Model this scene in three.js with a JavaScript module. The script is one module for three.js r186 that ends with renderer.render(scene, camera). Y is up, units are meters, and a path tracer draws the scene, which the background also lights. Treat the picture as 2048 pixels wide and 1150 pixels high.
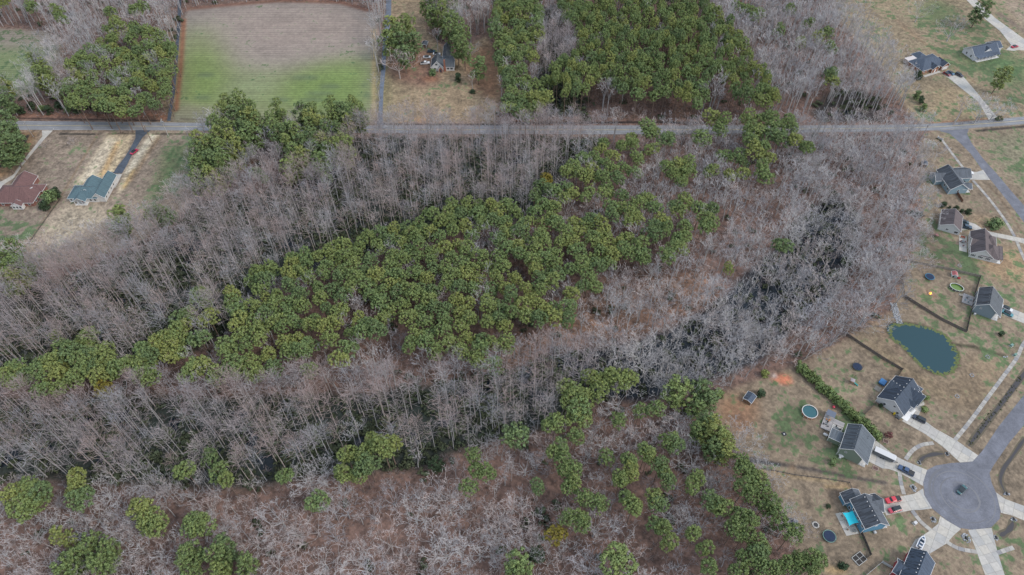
import * as THREE from 'three';
import { mergeGeometries, toCreasedNormals } from 'three/addons/utils/BufferGeometryUtils.js';
import { RoundedBoxGeometry } from 'three/addons/geometries/RoundedBoxGeometry.js';

// ---------------------------------------------------------------- camera, sky, sun, exposure
const FOCAL = 1420, ALT = 250, PITCH = THREE.MathUtils.degToRad(50);   // drone 250 m up, lens in pixels of a 2048 wide frame
const scene = new THREE.Scene();
const camera = new THREE.PerspectiveCamera(2 * Math.atan(575 / FOCAL) * 180 / Math.PI, 2048 / 1150, 1, 12000);
camera.position.set(0, ALT, 0);
camera.rotation.set(-PITCH, 0, 0);
const renderer = new THREE.WebGLRenderer({ antialias: true });
renderer.setSize(2048, 1150);
renderer.toneMapping = THREE.LinearToneMapping;
renderer.toneMappingExposure = 1.5;
renderer.shadowMap.enabled = true;
{ // overcast sky: even cloud, brighter overhead and towards the veiled sun
  const w = 256, h = 128, d = new Float32Array(w * h * 4);
  const sun = new THREE.Vector3(0.62, 0.68, 0.3).normalize();
  for (let j = 0; j < h; j++) for (let i = 0; i < w; i++) {
    const el = ((j + 0.5) / h - 0.5) * Math.PI, az = ((i + 0.5) / w - 0.5) * 2 * Math.PI;
    const v = new THREE.Vector3(Math.cos(el) * Math.cos(az), Math.sin(el), Math.cos(el) * Math.sin(az));
    const up = Math.max(0, v.y), L = 0.72 * (0.62 + 0.38 * up) + 0.22 * Math.pow(Math.max(0, v.dot(sun)), 2);
    const k = (j * w + i) * 4, m = v.y < 0 ? 0.4 : 1;
    d[k] = L * 0.88 * m; d[k + 1] = L * 1.0 * m; d[k + 2] = L * 1.2 * m; d[k + 3] = 1;
  }
  const t = new THREE.DataTexture(d, w, h, THREE.RGBAFormat, THREE.FloatType);
  t.mapping = THREE.EquirectangularReflectionMapping; t.magFilter = THREE.LinearFilter; t.needsUpdate = true;
  scene.background = t; scene.environment = t;
}
const sunLight = new THREE.DirectionalLight(0xfff3e6, 1.5);
sunLight.position.set(620, 680, 300 - 250); sunLight.target.position.set(0, 0, -250);
sunLight.castShadow = true; sunLight.shadow.radius = 32;
Object.assign(sunLight.shadow.camera, { left: -420, right: 420, top: 420, bottom: -420, near: 10, far: 2500 });
sunLight.shadow.mapSize.set(4096, 4096);
scene.add(sunLight, sunLight.target);

// ---------------------------------------------------------------- helpers
const rngOf = (s) => () => { s = (s + 0x6d2b79f5) | 0; let t = Math.imul(s ^ (s >>> 15), 1 | s); t = (t + Math.imul(t ^ (t >>> 7), 61 | t)) ^ t; return ((t ^ (t >>> 14)) >>> 0) / 4294967296; };
const R = rngOf(7);
const SP = Math.sin(PITCH), CP = Math.cos(PITCH);
function at(px, py, h = 0) {            // survey of the photograph: where the sight line through a pixel meets the height h
  const x = (px - 1024) / FOCAL, u = (575 - py) / FOCAL, dy = -SP + u * CP, t = (h - ALT) / dy;
  return [x * t, (-CP - u * SP) * t];
}
function toPx(x, y, z) { const a = y - ALT, f = -a * SP - z * CP, u = a * CP - z * SP; return [1024 + FOCAL * x / f, 575 - FOCAL * u / f, f]; }
const poly = (a, h = 0) => { const o = []; for (let i = 0; i < a.length; i += 2) o.push(at(a[i], a[i + 1], h)); return o; };
function inside(x, y, p) { let c = false; for (let i = 0, j = p.length - 2; i < p.length; j = i, i += 2) if ((p[i + 1] > y) !== (p[j + 1] > y) && x < (p[j] - p[i]) * (y - p[i + 1]) / (p[j + 1] - p[i + 1]) + p[i]) c = !c; return c; }
const HT = new Float32Array(65536); { const r = rngOf(99); for (let i = 0; i < 65536; i++) HT[i] = r(); }
function vn(x, y) { const ix = Math.floor(x), iy = Math.floor(y); let fx = x - ix, fy = y - iy; fx = fx * fx * (3 - 2 * fx); fy = fy * fy * (3 - 2 * fy); const a = (iy & 255) << 8, b = ((iy + 1) & 255) << 8, c = ix & 255, d = (ix + 1) & 255; const p = HT[a + c], q = HT[a + d], r = HT[b + c], s = HT[b + d]; return p + (q - p) * fx + (r - p) * fy + (p - q - r + s) * fx * fy; }
const fbm = (x, y, o = 3) => { let s = 0, a = 0.5, n = 0; for (let i = 0; i < o; i++) { s += a * vn(x + i * 17.3, y + i * 9.1); n += a; a *= 0.5; x *= 2.03; y *= 2.03; } return s / n; };
const sm = (a, b, x) => { x = Math.min(1, Math.max(0, (x - a) / (b - a))); return x * x * (3 - 2 * x); };
const used = {};
const numbered = (n) => { const k = used[n] = (used[n] ?? -1) + 1; return k ? `${n}_${String(k).padStart(3, '0')}` : n; };
function tag(o, label, category, group, kind) { if (label) o.userData.label = label; if (category) o.userData.category = category; if (group) o.userData.group = group; if (kind) o.userData.kind = kind; return o; }
function thing(name, label, category, x = 0, y = 0, z = 0, turn = 0, group) { const g = new THREE.Group(); g.name = numbered(name); g.position.set(x, y, z); g.rotation.y = turn; tag(g, label, category, group); scene.add(g); return g; }
function part(parent, name, geo, mat, label) { const m = new THREE.Mesh(Array.isArray(geo) ? merge(geo) : geo, mat); m.name = parent === scene ? numbered(name) : name; m.castShadow = m.receiveShadow = true; if (label) m.userData.label = label; parent.add(m); return m; }
function merge(list) { return mergeGeometries(list.map((g) => { const q = g.index ? g.toNonIndexed() : g.clone(); for (const k of Object.keys(q.attributes)) if (!['position', 'normal', 'uv'].includes(k)) q.deleteAttribute(k); return q; })); }
const box = (w, h, d, x = 0, y = 0, z = 0, ry = 0) => { const g = new THREE.BoxGeometry(w, h, d); if (ry) g.rotateY(ry); return g.translate(x, y, z); };
const cyl = (r0, r1, h, x = 0, y = 0, z = 0, n = 12) => new THREE.CylinderGeometry(r1, r0, h, n).translate(x, y, z);
const lin = (r, g, b) => new THREE.Color().setRGB(r, g, b);
const mat = (c, o = {}) => new THREE.MeshStandardMaterial({ color: c, roughness: 0.85, metalness: 0, ...o });
const structure = (o) => tag(o, null, null, null, 'structure');
const clipEdge = (P, a, b, s) => { const o = []; for (let i = 0; i < P.length; i++) { const p = P[i], q = P[(i + 1) % P.length]; const d = (v) => s * ((b[0] - a[0]) * (v[1] - a[1]) - (b[1] - a[1]) * (v[0] - a[0])); const dp = d(p), dq = d(q); if (dp >= 0) o.push(p); if ((dp >= 0) !== (dq >= 0)) { const t = dp / (dp - dq); o.push([p[0] + (q[0] - p[0]) * t, p[1] + (q[1] - p[1]) * t]); } } return o; };
function flat(P, y, uvOf) {                                            // a level sheet over world polygon P
  const v = P.map((p) => new THREE.Vector2(p[0], p[1])), cw = THREE.ShapeUtils.area(v) < 0; if (cw) v.reverse();
  const f = THREE.ShapeUtils.triangulateShape(v, []), g = new THREE.BufferGeometry(), pos = [], uv = [], nor = [], idx = [];
  for (const p of v) { pos.push(p.x, y, p.y); nor.push(0, 1, 0); uv.push(...(uvOf ? uvOf(p.x, p.y) : [p.x, p.y])); }
  for (const t of f) idx.push(t[0], t[2], t[1]);
  g.setAttribute('position', new THREE.Float32BufferAttribute(pos, 3)); g.setAttribute('normal', new THREE.Float32BufferAttribute(nor, 3)); g.setAttribute('uv', new THREE.Float32BufferAttribute(uv, 2)); g.setIndex(idx); return g;
}
function slabGeo(P, y0, y1) {                                          // a thick piece over world polygon P
  const s = new THREE.Shape(P.map((p) => new THREE.Vector2(p[0], -p[1])));
  const g = new THREE.ExtrudeGeometry(s, { depth: y1 - y0, bevelEnabled: false }); g.rotateX(-Math.PI / 2); return g.translate(0, y0, 0);
}
function smooth(a, n = 4) { // px list -> Catmull-Rom closed px list
  const c = new THREE.CatmullRomCurve3(Array.from({ length: a.length / 2 }, (_, i) => new THREE.Vector3(a[2 * i], a[2 * i + 1], 0)), true); return c.getPoints(n * a.length / 2).slice(0, -1).flatMap((p) => [p.x, p.y]);
}
const along = (a, n = 6) => { const c = new THREE.CatmullRomCurve3(Array.from({ length: a.length / 2 }, (_, i) => { const p = at(a[2 * i], a[2 * i + 1]); return new THREE.Vector3(p[0], 0, p[1]); })); return c; };
function ribbon(c, w, n) { const L = [], Q = []; for (let i = 0; i <= n; i++) { const p = c.getPointAt(i / n), t = c.getTangentAt(i / n), ww = typeof w === 'function' ? w(i / n) : w; L.push([p.x - t.z * ww / 2, p.z + t.x * ww / 2]); Q.push([p.x + t.z * ww / 2, p.z - t.x * ww / 2]); } return [...L, ...Q.reverse()]; }
function noiseTex(n, fn, srgb) { const d = new Uint8Array(n * n * 4); for (let j = 0; j < n; j++) for (let i = 0; i < n; i++) { const c = fn(i / n, j / n, i, j), k = (j * n + i) * 4; d[k] = c[0]; d[k + 1] = c[1]; d[k + 2] = c[2]; d[k + 3] = 255; } const t = new THREE.DataTexture(d, n, n); t.wrapS = t.wrapT = THREE.RepeatWrapping; t.magFilter = THREE.LinearFilter; if (srgb) t.colorSpace = THREE.SRGBColorSpace; t.needsUpdate = true; return t; }

// ---------------------------------------------------------------- ground: what lies where (pixels of the photograph, surveyed onto the ground)
const Z = {
  road: [-60, 240, 34, 242, 409, 246, 704, 251, 940, 251, 1408, 251, 1640, 251, 1843, 250, 1950, 242, 2120, 227, 2120, 242, 2048, 248, 1970, 254, 1843, 260, 1640, 264.5, 1466, 267, 1290, 269, 940, 268, 704, 266, 409, 261, 38, 259.5, -60, 259],
  westYard: [-40, 240, 400, 244, 412, 290, 410, 345, 392, 400, 345, 450, 255, 495, 160, 525, 60, 545, -40, 560],
  field: [345, 243, 352, 150, 362, 60, 375, 16, 420, 10, 520, 2, 620, 2, 700, 8, 757, 30, 757, 120, 752, 246],
  farmYard: [757, 246, 764, 120, 773, 20, 780, -10, 850, -10, 855, 60, 900, 110, 975, 70, 992, 110, 1012, 150, 1000, 200, 990, 247],
  nwField: [-40, 55, 100, 62, 118, 92, 108, 130, 85, 172, 45, 198, -40, 205],
  eastYard: [1852, 266, 1836, 300, 1838, 360, 1844, 430, 1828, 500, 1800, 570, 1786, 620, 1700, 672, 1596, 728, 1545, 748, 1440, 785, 1402, 815, 1405, 850, 1460, 880, 1490, 915, 1535, 960, 1566, 1030, 1578, 1075, 1600, 1120, 1600, 1400, 2300, 1400, 2300, 200, 1890, 257],
  neYard: [1838, 248, 1816, 225, 1796, 190, 1772, 150, 1740, 112, 1705, 72, 1675, 40, 1655, -20, 2200, -20, 2200, 225, 1950, 243],
  swampA: [395, 395, 520, 385, 640, 330, 700, 290, 735, 276, 1215, 276, 1160, 330, 1110, 380, 1075, 440, 960, 450, 830, 480, 700, 520, 560, 560, 520, 610, 420, 690, 300, 735, 150, 740, 0, 760, -60, 760, -60, 600, 120, 560, 260, 510, 345, 465],
  swampB: [-60, 800, 100, 800, 300, 790, 430, 800, 560, 790, 720, 790, 900, 765, 1050, 735, 1090, 712, 1180, 740, 1180, 800, 1120, 850, 1020, 870, 900, 905, 850, 935, 650, 945, 500, 975, 300, 970, 120, 960, -60, 960],
  swampC: [1050, 742, 1090, 715, 1250, 692, 1360, 652, 1440, 605, 1480, 560, 1560, 490, 1620, 420, 1670, 390, 1720, 430, 1710, 510, 1670, 590, 1590, 650, 1520, 720, 1430, 755, 1340, 790, 1280, 800, 1180, 800],
  swampD: [1620, 225, 1650, 190, 1720, 180, 1760, 200, 1770, 243, 1640, 244],
  swampE: [1060, 245, 1075, 150, 1090, 90, 1085, 20, 1120, 10, 1130, 90, 1150, 150, 1180, 240],
};
const pondPx = smooth([1774, 660, 1778, 650, 1796, 646, 1815, 647, 1841, 651, 1867, 659, 1890, 673, 1903, 689, 1914, 703, 1916, 716, 1912, 731, 1901, 743, 1885, 747, 1867, 745, 1846, 734, 1825, 715, 1802, 691, 1783, 676]);

const GX = 380, GZ0 = -495, GZ1 = -65, TN = 2048;
function groundTexture(x0) {
  const cv = document.createElement('canvas'); cv.width = cv.height = TN; const c = cv.getContext('2d');
  const mv = document.createElement('canvas'); mv.width = mv.height = TN; const m = mv.getContext('2d');
  const sx = TN / GX, sz = TN / (GZ1 - GZ0);
  const draw = (ctx, a, col, blur = 0.6, alpha = 1) => {
    ctx.save(); ctx.filter = blur ? `blur(${Math.max(0.5, blur * 5)}px)` : 'none'; ctx.globalAlpha = alpha; ctx.fillStyle = col; ctx.beginPath();
    poly(a).forEach((p, i) => ctx[i ? 'lineTo' : 'moveTo']((p[0] - x0) * sx, (p[1] - GZ0) * sz)); ctx.closePath(); ctx.fill(); ctx.restore();
  };
  const stroke = (ctx, a, col, w, blur = 0.3, alpha = 1) => {
    ctx.save(); ctx.filter = blur ? `blur(${Math.max(0.5, blur * 5)}px)` : 'none'; ctx.globalAlpha = alpha; ctx.strokeStyle = col; ctx.lineWidth = w * 5; ctx.lineJoin = ctx.lineCap = 'round'; ctx.beginPath();
    poly(a).forEach((p, i) => ctx[i ? 'lineTo' : 'moveTo']((p[0] - x0) * sx, (p[1] - GZ0) * sz)); ctx.stroke(); ctx.restore();
  };
  const blob = (ctx, px, py, rw, rh, col, blur = 1, alpha = 1) => draw(ctx, Array.from({ length: 12 }, (_, i) => [px + Math.cos(i / 12 * 6.283) * rw * (0.8 + 0.4 * HT[(px * 7 + i * 13) & 65535 | 0]), py + Math.sin(i / 12 * 6.283) * rh]).flat(), col, blur, alpha);
  c.fillStyle = '#6b564d'; c.fillRect(0, 0, TN, TN);          // leaf litter
  m.fillStyle = '#000'; m.fillRect(0, 0, TN, TN);             // red: greenness of grass; green: crop rows; blue: mottle of grassland
  draw(c, [1090, 690, 1240, 680, 1360, 640, 1440, 590, 1420, 540, 1300, 560, 1180, 600, 1100, 660, 1000, 700, 960, 740, 1040, 735], '#7d6353', 3);
  for (const k of ['swampA', 'swampB', 'swampC', 'swampD', 'swampE']) draw(c, Z[k], k === 'swampC' ? '#1f272f' : k === 'swampD' ? '#3a3634' : '#2b312c', 1.6);
  draw(c, Z.westYard, '#7c6f62', 1.2); draw(m, Z.westYard, '#3c0060', 1.5);
  draw(c, Z.nwField, '#7f776c', 1.5); draw(m, Z.nwField, '#90ff90', 2); draw(c, [-40, 100, 110, 95, 100, 140, 60, 180, -40, 190], '#6a7650', 5, 0.9);
  draw(c, Z.field, '#7d756f', 1.5); draw(m, Z.field, '#20ff90', 2);
  draw(c, Z.farmYard, '#84735d', 2); draw(m, Z.farmYard, '#3800a0', 2);
  draw(c, Z.neYard, '#857761', 2); draw(m, Z.neYard, '#6000c0', 3);
  draw(c, Z.eastYard, '#7d6f5e', 1.2); draw(m, Z.eastYard, '#5a00d0', 1.5);
  if (x0 < 0) {
    // west yards
    draw(c, [35, 262, 80, 262, 60, 300, 20, 350, -20, 365, -30, 300], '#8a6b4c', 2, 0.8);
    draw(c, [215, 268, 268, 268, 258, 292, 228, 340, 214, 372, 168, 368, 148, 372, 172, 335, 196, 300], '#a3937a', 1.2);
    draw(c, [215, 272, 240, 280, 200, 345, 160, 368, 152, 370, 180, 325], '#b3a893', 1.2, 0.8);
    stroke(c, [236, 285, 205, 350], '#b08a58', 2.5, 1.2, 0.7); stroke(c, [255, 290, 222, 345], '#bfae8c', 2.5, 1, 0.8);
    draw(c, [303, 264, 322, 268, 300, 305, 270, 350, 246, 385, 232, 392, 250, 340, 280, 295], '#a0937d', 1.0);
    draw(c, [303, 266, 312, 270, 288, 305, 262, 345, 248, 350, 270, 310], '#aba494', 1.0, 0.8);
    stroke(c, [268, 340, 248, 375], '#a98446', 1.6, 1, 0.7); stroke(c, [318, 275, 288, 320, 262, 362], '#6d5843', 1.8, 0.8, 0.8);
    draw(m, [320, 290, 385, 276, 405, 300, 395, 350, 370, 395, 330, 415, 285, 405, 300, 350], '#b000a0', 3);
    draw(c, [325, 300, 385, 285, 375, 330, 345, 370, 310, 400, 300, 390, 320, 340], '#5f6d48', 3, 0.75);
    draw(c, [135, 405, 200, 405, 230, 420, 190, 470, 130, 490, 70, 500, 100, 440], '#a1947f', 2, 0.7);
    stroke(c, [196, 268, 150, 345, 118, 400, 60, 480], '#6e5d4a', 1.2, 0.5, 0.8); stroke(c, [120, 398, 58, 485], '#2e2d2b', 0.5, 0.15, 0.9);
    draw(m, [-10, 430, 70, 430, 90, 450, 60, 480, -10, 490], '#a000a0', 2);
    // farm field: green where the winter crop came up, lilac-grey stubble where not
    draw(c, [352, 230, 356, 60, 400, 55, 440, 60, 452, 110, 470, 135, 520, 145, 600, 135, 660, 120, 745, 112, 745, 240], '#6c7a46', 12, 0.85);
    draw(c, [362, 215, 366, 110, 440, 100, 450, 150, 430, 225], '#667a40', 7, 0.6);
    draw(c, [600, 140, 660, 122, 735, 120, 735, 220, 600, 225, 560, 190], '#63783f', 7, 0.65);
    draw(c, [470, 150, 560, 150, 560, 190, 480, 210, 440, 190], '#737a5e', 6, 0.6);
    draw(c, [353, 235, 440, 235, 440, 215, 360, 205], '#77735f', 3, 0.7);
    draw(c, [380, 22, 500, 8, 620, 6, 700, 12, 745, 40, 745, 100, 640, 112, 560, 130, 480, 120, 452, 95, 430, 45], '#877a70', 12, 0.85);
    for (const [x, y, w] of [[610, 155, 30], [660, 173, 22], [640, 187, 30], [625, 200, 25], [735, 190, 10], [410, 150, 18], [405, 195, 20], [560, 200, 20], [730, 170, 6]]) blob(c, x, y, w, 5, '#4f5a45', 1.5, 0.6);
    stroke(c, [368, 40, 361, 140, 352, 220], '#7a4f3a', 3, 1, 0.9); stroke(c, [372, 18, 450, 10, 560, 1, 680, 4, 735, 20], '#6b4638', 3.5, 1.5, 0.9);
    stroke(c, [748, 60, 748, 235], '#9a8460', 3, 1, 0.7);
    stroke(c, [360, 238, 500, 241, 640, 245], '#4d4438', 0.8, 0.3, 0.8); stroke(c, [30, 236, 120, 238, 240, 240, 320, 241], '#2e2522', 1.0, 0.3, 0.95);
    draw(c, [30, 228, 330, 222, 332, 238, 30, 234], '#7b5746', 1.5, 0.8);
    stroke(c, [120, 268, 190, 268.5], '#2e2a26', 1.2, 0.3, 0.9); stroke(c, [216, 268, 270, 267], '#4a4234', 1.0, 0.4, 0.9); stroke(c, [305, 268, 400, 268], '#3c342b', 1.0, 0.4, 0.9);
    stroke(c, [55, 272, 40, 300, 15, 325, -5, 335], '#2a2926', 2, 0.5, 0.95);
    // farmhouse yard
    draw(c, [830, 80, 860, 95, 880, 160, 850, 175, 790, 160, 770, 140, 775, 110], '#75594b', 3, 0.85);
    draw(c, [935, 120, 975, 85, 1000, 130, 995, 200, 960, 190, 940, 160], '#84604a', 3, 0.7);
    blob(c, 860, 158, 18, 5, '#8a5c44', 1.5, 0.7); blob(c, 840, 240, 25, 3, '#a4764c', 2, 0.7); blob(m, 895, 170, 30, 14, '#a000a0', 3);
    blob(c, 330, 236, 10, 3, '#8a5540', 1.5, 0.8);
  } else {
    // east lawns
    for (const [x, y, w, h] of [[1600, 850, 55, 38], [1650, 880, 50, 35], [1690, 910, 40, 22], [1590, 815, 30, 14], [1560, 880, 35, 20], [1640, 920, 40, 12], [1690, 845, 25, 12]]) blob(m, x, y, w, h, '#e000d0', 2.5, 0.8);
    for (const [x, y, w, h] of [[1890, 510, 55, 28], [1860, 480, 30, 22], [1940, 540, 40, 14], [1870, 455, 14, 18]]) blob(m, x, y, w, h, '#f000d0', 2, 0.9);
    for (const [x, y, w, h] of [[1870, 590, 25, 18], [1900, 620, 18, 10], [1830, 575, 20, 12], [2010, 580, 45, 20], [2035, 620, 20, 12], [1975, 655, 30, 18], [1990, 690, 50, 20], [1830, 690, 20, 8], [1880, 645, 30, 10], [1700, 750, 40, 14], [1760, 720, 40, 20], [1670, 735, 30, 12], [1710, 860, 12, 25]]) blob(m, x, y, w, h, '#9000d0', 2, 0.8);
    for (const [x, y, w, h] of [[1860, 1060, 35, 20], [1830, 1045, 40, 25], [1720, 960, 60, 15], [1700, 1090, 40, 20], [1900, 1130, 30, 30], [1620, 1090, 40, 30], [1960, 1140, 20, 30], [1800, 1110, 40, 20], [2030, 1120, 30, 30], [1780, 1080, 30, 20]]) blob(m, x, y, w, h, '#8800d0', 2, 0.8);
    for (const [x, y, w, h] of [[1780, 905, 30, 10], [1765, 890, 14, 10], [1800, 895, 15, 10], [1830, 960, 14, 10], [1700, 945, 30, 6]]) blob(m, x, y, w, h, '#d800d0', 1.5, 0.9);
    blob(c, 1563, 757, 22, 9, '#b06a50', 1.0, 0.9); blob(c, 1572, 763, 12, 6, '#bd7458', 0.8, 0.9); blob(c, 1548, 752, 6, 5, '#aaa7a5', 0.6, 0.8);
    draw(c, [1440, 790, 1510, 790, 1520, 830, 1480, 880, 1470, 850, 1430, 830], '#84664f', 2.5, 0.9); blob(c, 1480, 840, 20, 20, '#7c604e', 2, 0.8);
    draw(c, [1790, 640, 1760, 640, 1740, 680, 1760, 720, 1830, 780, 1900, 820, 1960, 830, 2000, 770, 2020, 720, 1930, 700, 1920, 740, 1880, 756, 1830, 730, 1770, 690], '#7d6c56', 3, 0.7);
    stroke(c, [1700, 660, 1770, 708, 1830, 750, 1880, 790], '#8d7c62', 3, 1.2, 0.5); stroke(c, [1690, 648, 1760, 640, 1765, 665, 1800, 705], '#8d7560', 2.5, 1, 0.5);
    stroke(c, smooth(pondPx.filter((_, i) => (i >> 1) % 4 === 0), 2).concat(pondPx.slice(0, 2)), '#4a4232', 1.6, 0.5, 0.9);
    stroke(c, [1903, 688, 1945, 694, 2008, 712], '#4a4636', 1.6, 0.4, 0.95);
    stroke(c, [1500, 918, 1589, 933, 1640, 942, 1693, 953, 1771, 966], '#4b4540', 1.4, 0.4, 0.95); stroke(c, [1516, 938, 1589, 953, 1698, 969], '#a28a66', 1.2, 0.6, 0.6);
    stroke(c, [1500, 922, 1560, 930], '#2f3233', 1.0, 0.3, 0.9);
    blob(c, 1690, 990, 30, 14, '#6d5647', 2.5, 0.8); blob(c, 1720, 815, 22, 14, '#6a5a4e', 2, 0.8); blob(c, 1585, 935, 6, 3, '#b58a5c', 0.8, 0.8); blob(c, 1670, 1140, 25, 8, '#b09468', 1, 0.8);
    stroke(c, [1650, 973, 1698, 975, 1702, 985], '#a98f68', 1.2, 0.5, 0.8);
    draw(c, [1975, 275, 2100, 255, 2100, 420, 2040, 370, 1995, 320], '#7a7660', 3, 0.9); draw(m, [1975, 275, 2100, 255, 2100, 420, 2040, 370, 1995, 320], '#8000ff', 3);
    stroke(c, [1953, 262, 2048, 253, 2100, 248], '#37312c', 1.6, 0.4, 0.9);
    stroke(c, [1975, 368, 2000, 395, 2048, 470], '#6b5a49', 1.2, 0.5, 0.8);
    draw(c, [1935, 490, 2060, 500, 2060, 580, 1990, 560, 1970, 545], '#8d775c', 3, 0.9); draw(c, [1930, 440, 1965, 430, 2010, 450, 1990, 462], '#8a745a', 3, 0.9);
    // north-east lots
    for (const [x, y, w, h] of [[1890, 40, 60, 30], [1960, 60, 60, 22], [1940, 110, 70, 30], [2010, 150, 60, 40], [1930, 140, 30, 20], [2030, 200, 40, 18], [1880, 100, 30, 10]]) blob(m, x, y, w, h, '#d800c0', 4, 0.8);
    for (const [x, y, w, h] of [[1870, 25, 35, 25], [1980, 125, 70, 22], [2030, 150, 40, 25]]) blob(c, x, y, w, h, '#5d7048', 4, 0.7);
    stroke(c, [1805, 55, 1860, 95, 1900, 130, 1950, 165], '#8a7358', 2, 0.8, 0.6); stroke(c, [1770, 25, 1850, 80], '#846d58', 3, 1.5, 0.6);
    draw(c, [1990, -10, 2100, -10, 2100, 60, 2060, 70], '#8a7c6c', 3, 0.9); stroke(c, [2000, 30, 2060, 70], '#6f6257', 6, 1.5, 0.8);
    draw(c, [1862, 165, 1940, 180, 1975, 236, 1860, 243], '#87775f', 2.5, 0.9); blob(m, 1870, 160, 20, 5, '#d000c0', 2, 0.8);
    stroke(c, [1858, 246, 1975, 238], '#7d5a44', 1.2, 0.5, 0.8);
    stroke(c, [1000, 244, 1060, 246, 1160, 246, 1300, 244, 1410, 246], '#241d1c', 1.6, 0.4, 0.95);
    draw(c, [1000, 236, 1160, 232, 1160, 241, 1000, 243], '#7d553f', 1.2, 0.8);
    stroke(c, [1460, 247, 1700, 247], '#5c4a40', 1.5, 0.6, 0.8);
  }
  stroke(c, x0 < 0 ? [768, 248, 850, 249, 1030, 249] : [1000, 248, 1060, 249], '#262423', 1.3, 0.3, 0.9);
  stroke(c, [-40, 262.5, 409, 264, 704, 269, 940, 271, 1290, 272, 1466, 270, 1640, 267], '#7d6d5e', 1.0, 0.4, 0.8);
  const a = c.getImageData(0, 0, TN, TN).data, b = m.getImageData(0, 0, TN, TN).data, out = new Uint8Array(TN * TN * 4);
  for (let j = 0; j < TN; j++) for (let i = 0; i < TN; i++) {
    const k = (j * TN + i) * 4, x = x0 + i / sx, z = GZ0 + j / sz;
    const n1 = fbm(x / 17 + 40, z / 17 + 40, 2), n2 = fbm(x / 3.1 + 90, z / 3.1 + 90, 2), n3 = vn(x / 0.75 + 50, z / 0.75 + 50), n4 = HT[(i * 7919 + j * 104729) & 65535];
    let r = a[k], g = a[k + 1], bl = a[k + 2]; const gr = b[k] / 255, rows = b[k + 1] / 255, mt = b[k + 2] / 255;
    if (gr > 0.02 && mt > 0.05) { const t = sm(0.42, 0.78, gr * 0.85 + (n2 - 0.5) * 1.1 + (n1 - 0.5) * 0.5 + (n3 - 0.5) * 0.45) * 0.8; r += (62 - r) * t; g += (82 - g) * t; bl += (52 - bl) * t; }
    const n5 = vn(x / 1.5 + 11, z / 1.5 + 3); let f = 1 + ((n1 - 0.5) * 0.26 + (n2 - 0.5) * 0.28) * (1 - 0.6 * rows) + (1 - 0.3 * mt) * ((n3 - 0.5) * 0.34 + (n5 - 0.5) * 0.26 + (n4 - 0.5) * 0.24) * (1 - 0.65 * rows);
    if (rows > 0.05) { const w = vn(x / 30, z * 0.9) - 0.5, s = Math.sin(z * 6.283 / 2.3 + vn(x / 40, z / 9) * 2.5); f *= 1 + rows * (0.09 * w + 0.05 * s); }
    out[k] = Math.max(0, Math.min(255, r * f)); out[k + 1] = Math.max(0, Math.min(255, g * f)); out[k + 2] = Math.max(0, Math.min(255, bl * f)); out[k + 3] = 255;
  }
  const t = new THREE.DataTexture(out, TN, TN); t.colorSpace = THREE.SRGBColorSpace; t.magFilter = THREE.LinearFilter; t.wrapS = t.wrapT = THREE.MirroredRepeatWrapping; t.needsUpdate = true; return t;
}
const bumpFine = noiseTex(256, (u, v, i, j) => { const n = 120 + 110 * (fbm(i / 9, j / 9, 3) - 0.5) + 60 * (HT[(i * 31 + j * 977) & 65535] - 0.5); return [n, n, n]; });
const groundMat = [-GX, 0].map((x0) => { const b = bumpFine.clone(); b.repeat.set(GX / 9, (GZ1 - GZ0) / 9); return mat(0xffffff, { map: groundTexture(x0), bumpMap: b, bumpScale: 0.12, roughness: 1 }); });
const groundUV = (x0) => (x, z) => [(x - x0) / GX, (z - GZ0) / (GZ1 - GZ0)];
for (const s of [0, 1]) { const X = s ? [0, 5000] : [-5000, 0]; structure(part(scene, 'forest_floor', flat([[X[0], -6000], [X[1], -6000], [X[1], 1500], [X[0], 1500]], 0, groundUV(s ? 0 : -GX)), groundMat[s])); }
const lawnSheet = (name, px, y = 0.03) => { const P = poly(px), s = P.reduce((t, p) => t + p[0], 0) > 0 ? 1 : 0; return structure(part(scene, name, flat(P, y, groundUV(s ? 0 : -GX)), groundMat[s])); };
lawnSheet('lawn', Z.westYard); lawnSheet('farm_field', Z.field, 0.026); lawnSheet('lawn', Z.farmYard); lawnSheet('meadow', Z.nwField); lawnSheet('lawn', Z.neYard); lawnSheet('lawn', Z.eastYard, 0.034);

// standing water in the wet woods, and the pond
const waterMat = new THREE.MeshPhysicalMaterial({ color: lin(0.012, 0.017, 0.022), roughness: 0.12, ior: 1.33, bumpMap: bumpFine, bumpScale: 0.01 });
for (const [key, k] of [['swampA', 0.25], ['swampB', 0.18], ['swampC', 0.65], ['swampD', 0.3], ['swampE', 0.5]]) { // pools: irregular outlines scattered over the wet ground
  const P = poly(Z[key]), xs = P.map((p) => p[0]), zs = P.map((p) => p[1]), r = rngOf(key.charCodeAt(5)), flatP = P.flat(), G = [];
  for (let x = Math.min(...xs); x < Math.max(...xs); x += 9) for (let z = Math.min(...zs); z < Math.max(...zs); z += 9) {
    const cx = x + r() * 6, cz = z + r() * 6, rad = 2 + r() * 3.5; if (!inside(cx, cz, flatP) || r() > k) continue;
    const ring = []; for (let i = 0; i < 11; i++) { const a = i / 11 * 6.283, q = rad * (0.6 + 0.7 * r()); ring.push([cx + Math.cos(a) * q * 1.2, cz + Math.sin(a) * q]); }
    if (ring.every((p) => inside(p[0], p[1], flatP))) G.push(flat(ring, 0.012 + 0.004 * (G.length % 3)));
  }
  structure(part(scene, 'swamp_water', G, waterMat));
}
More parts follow.
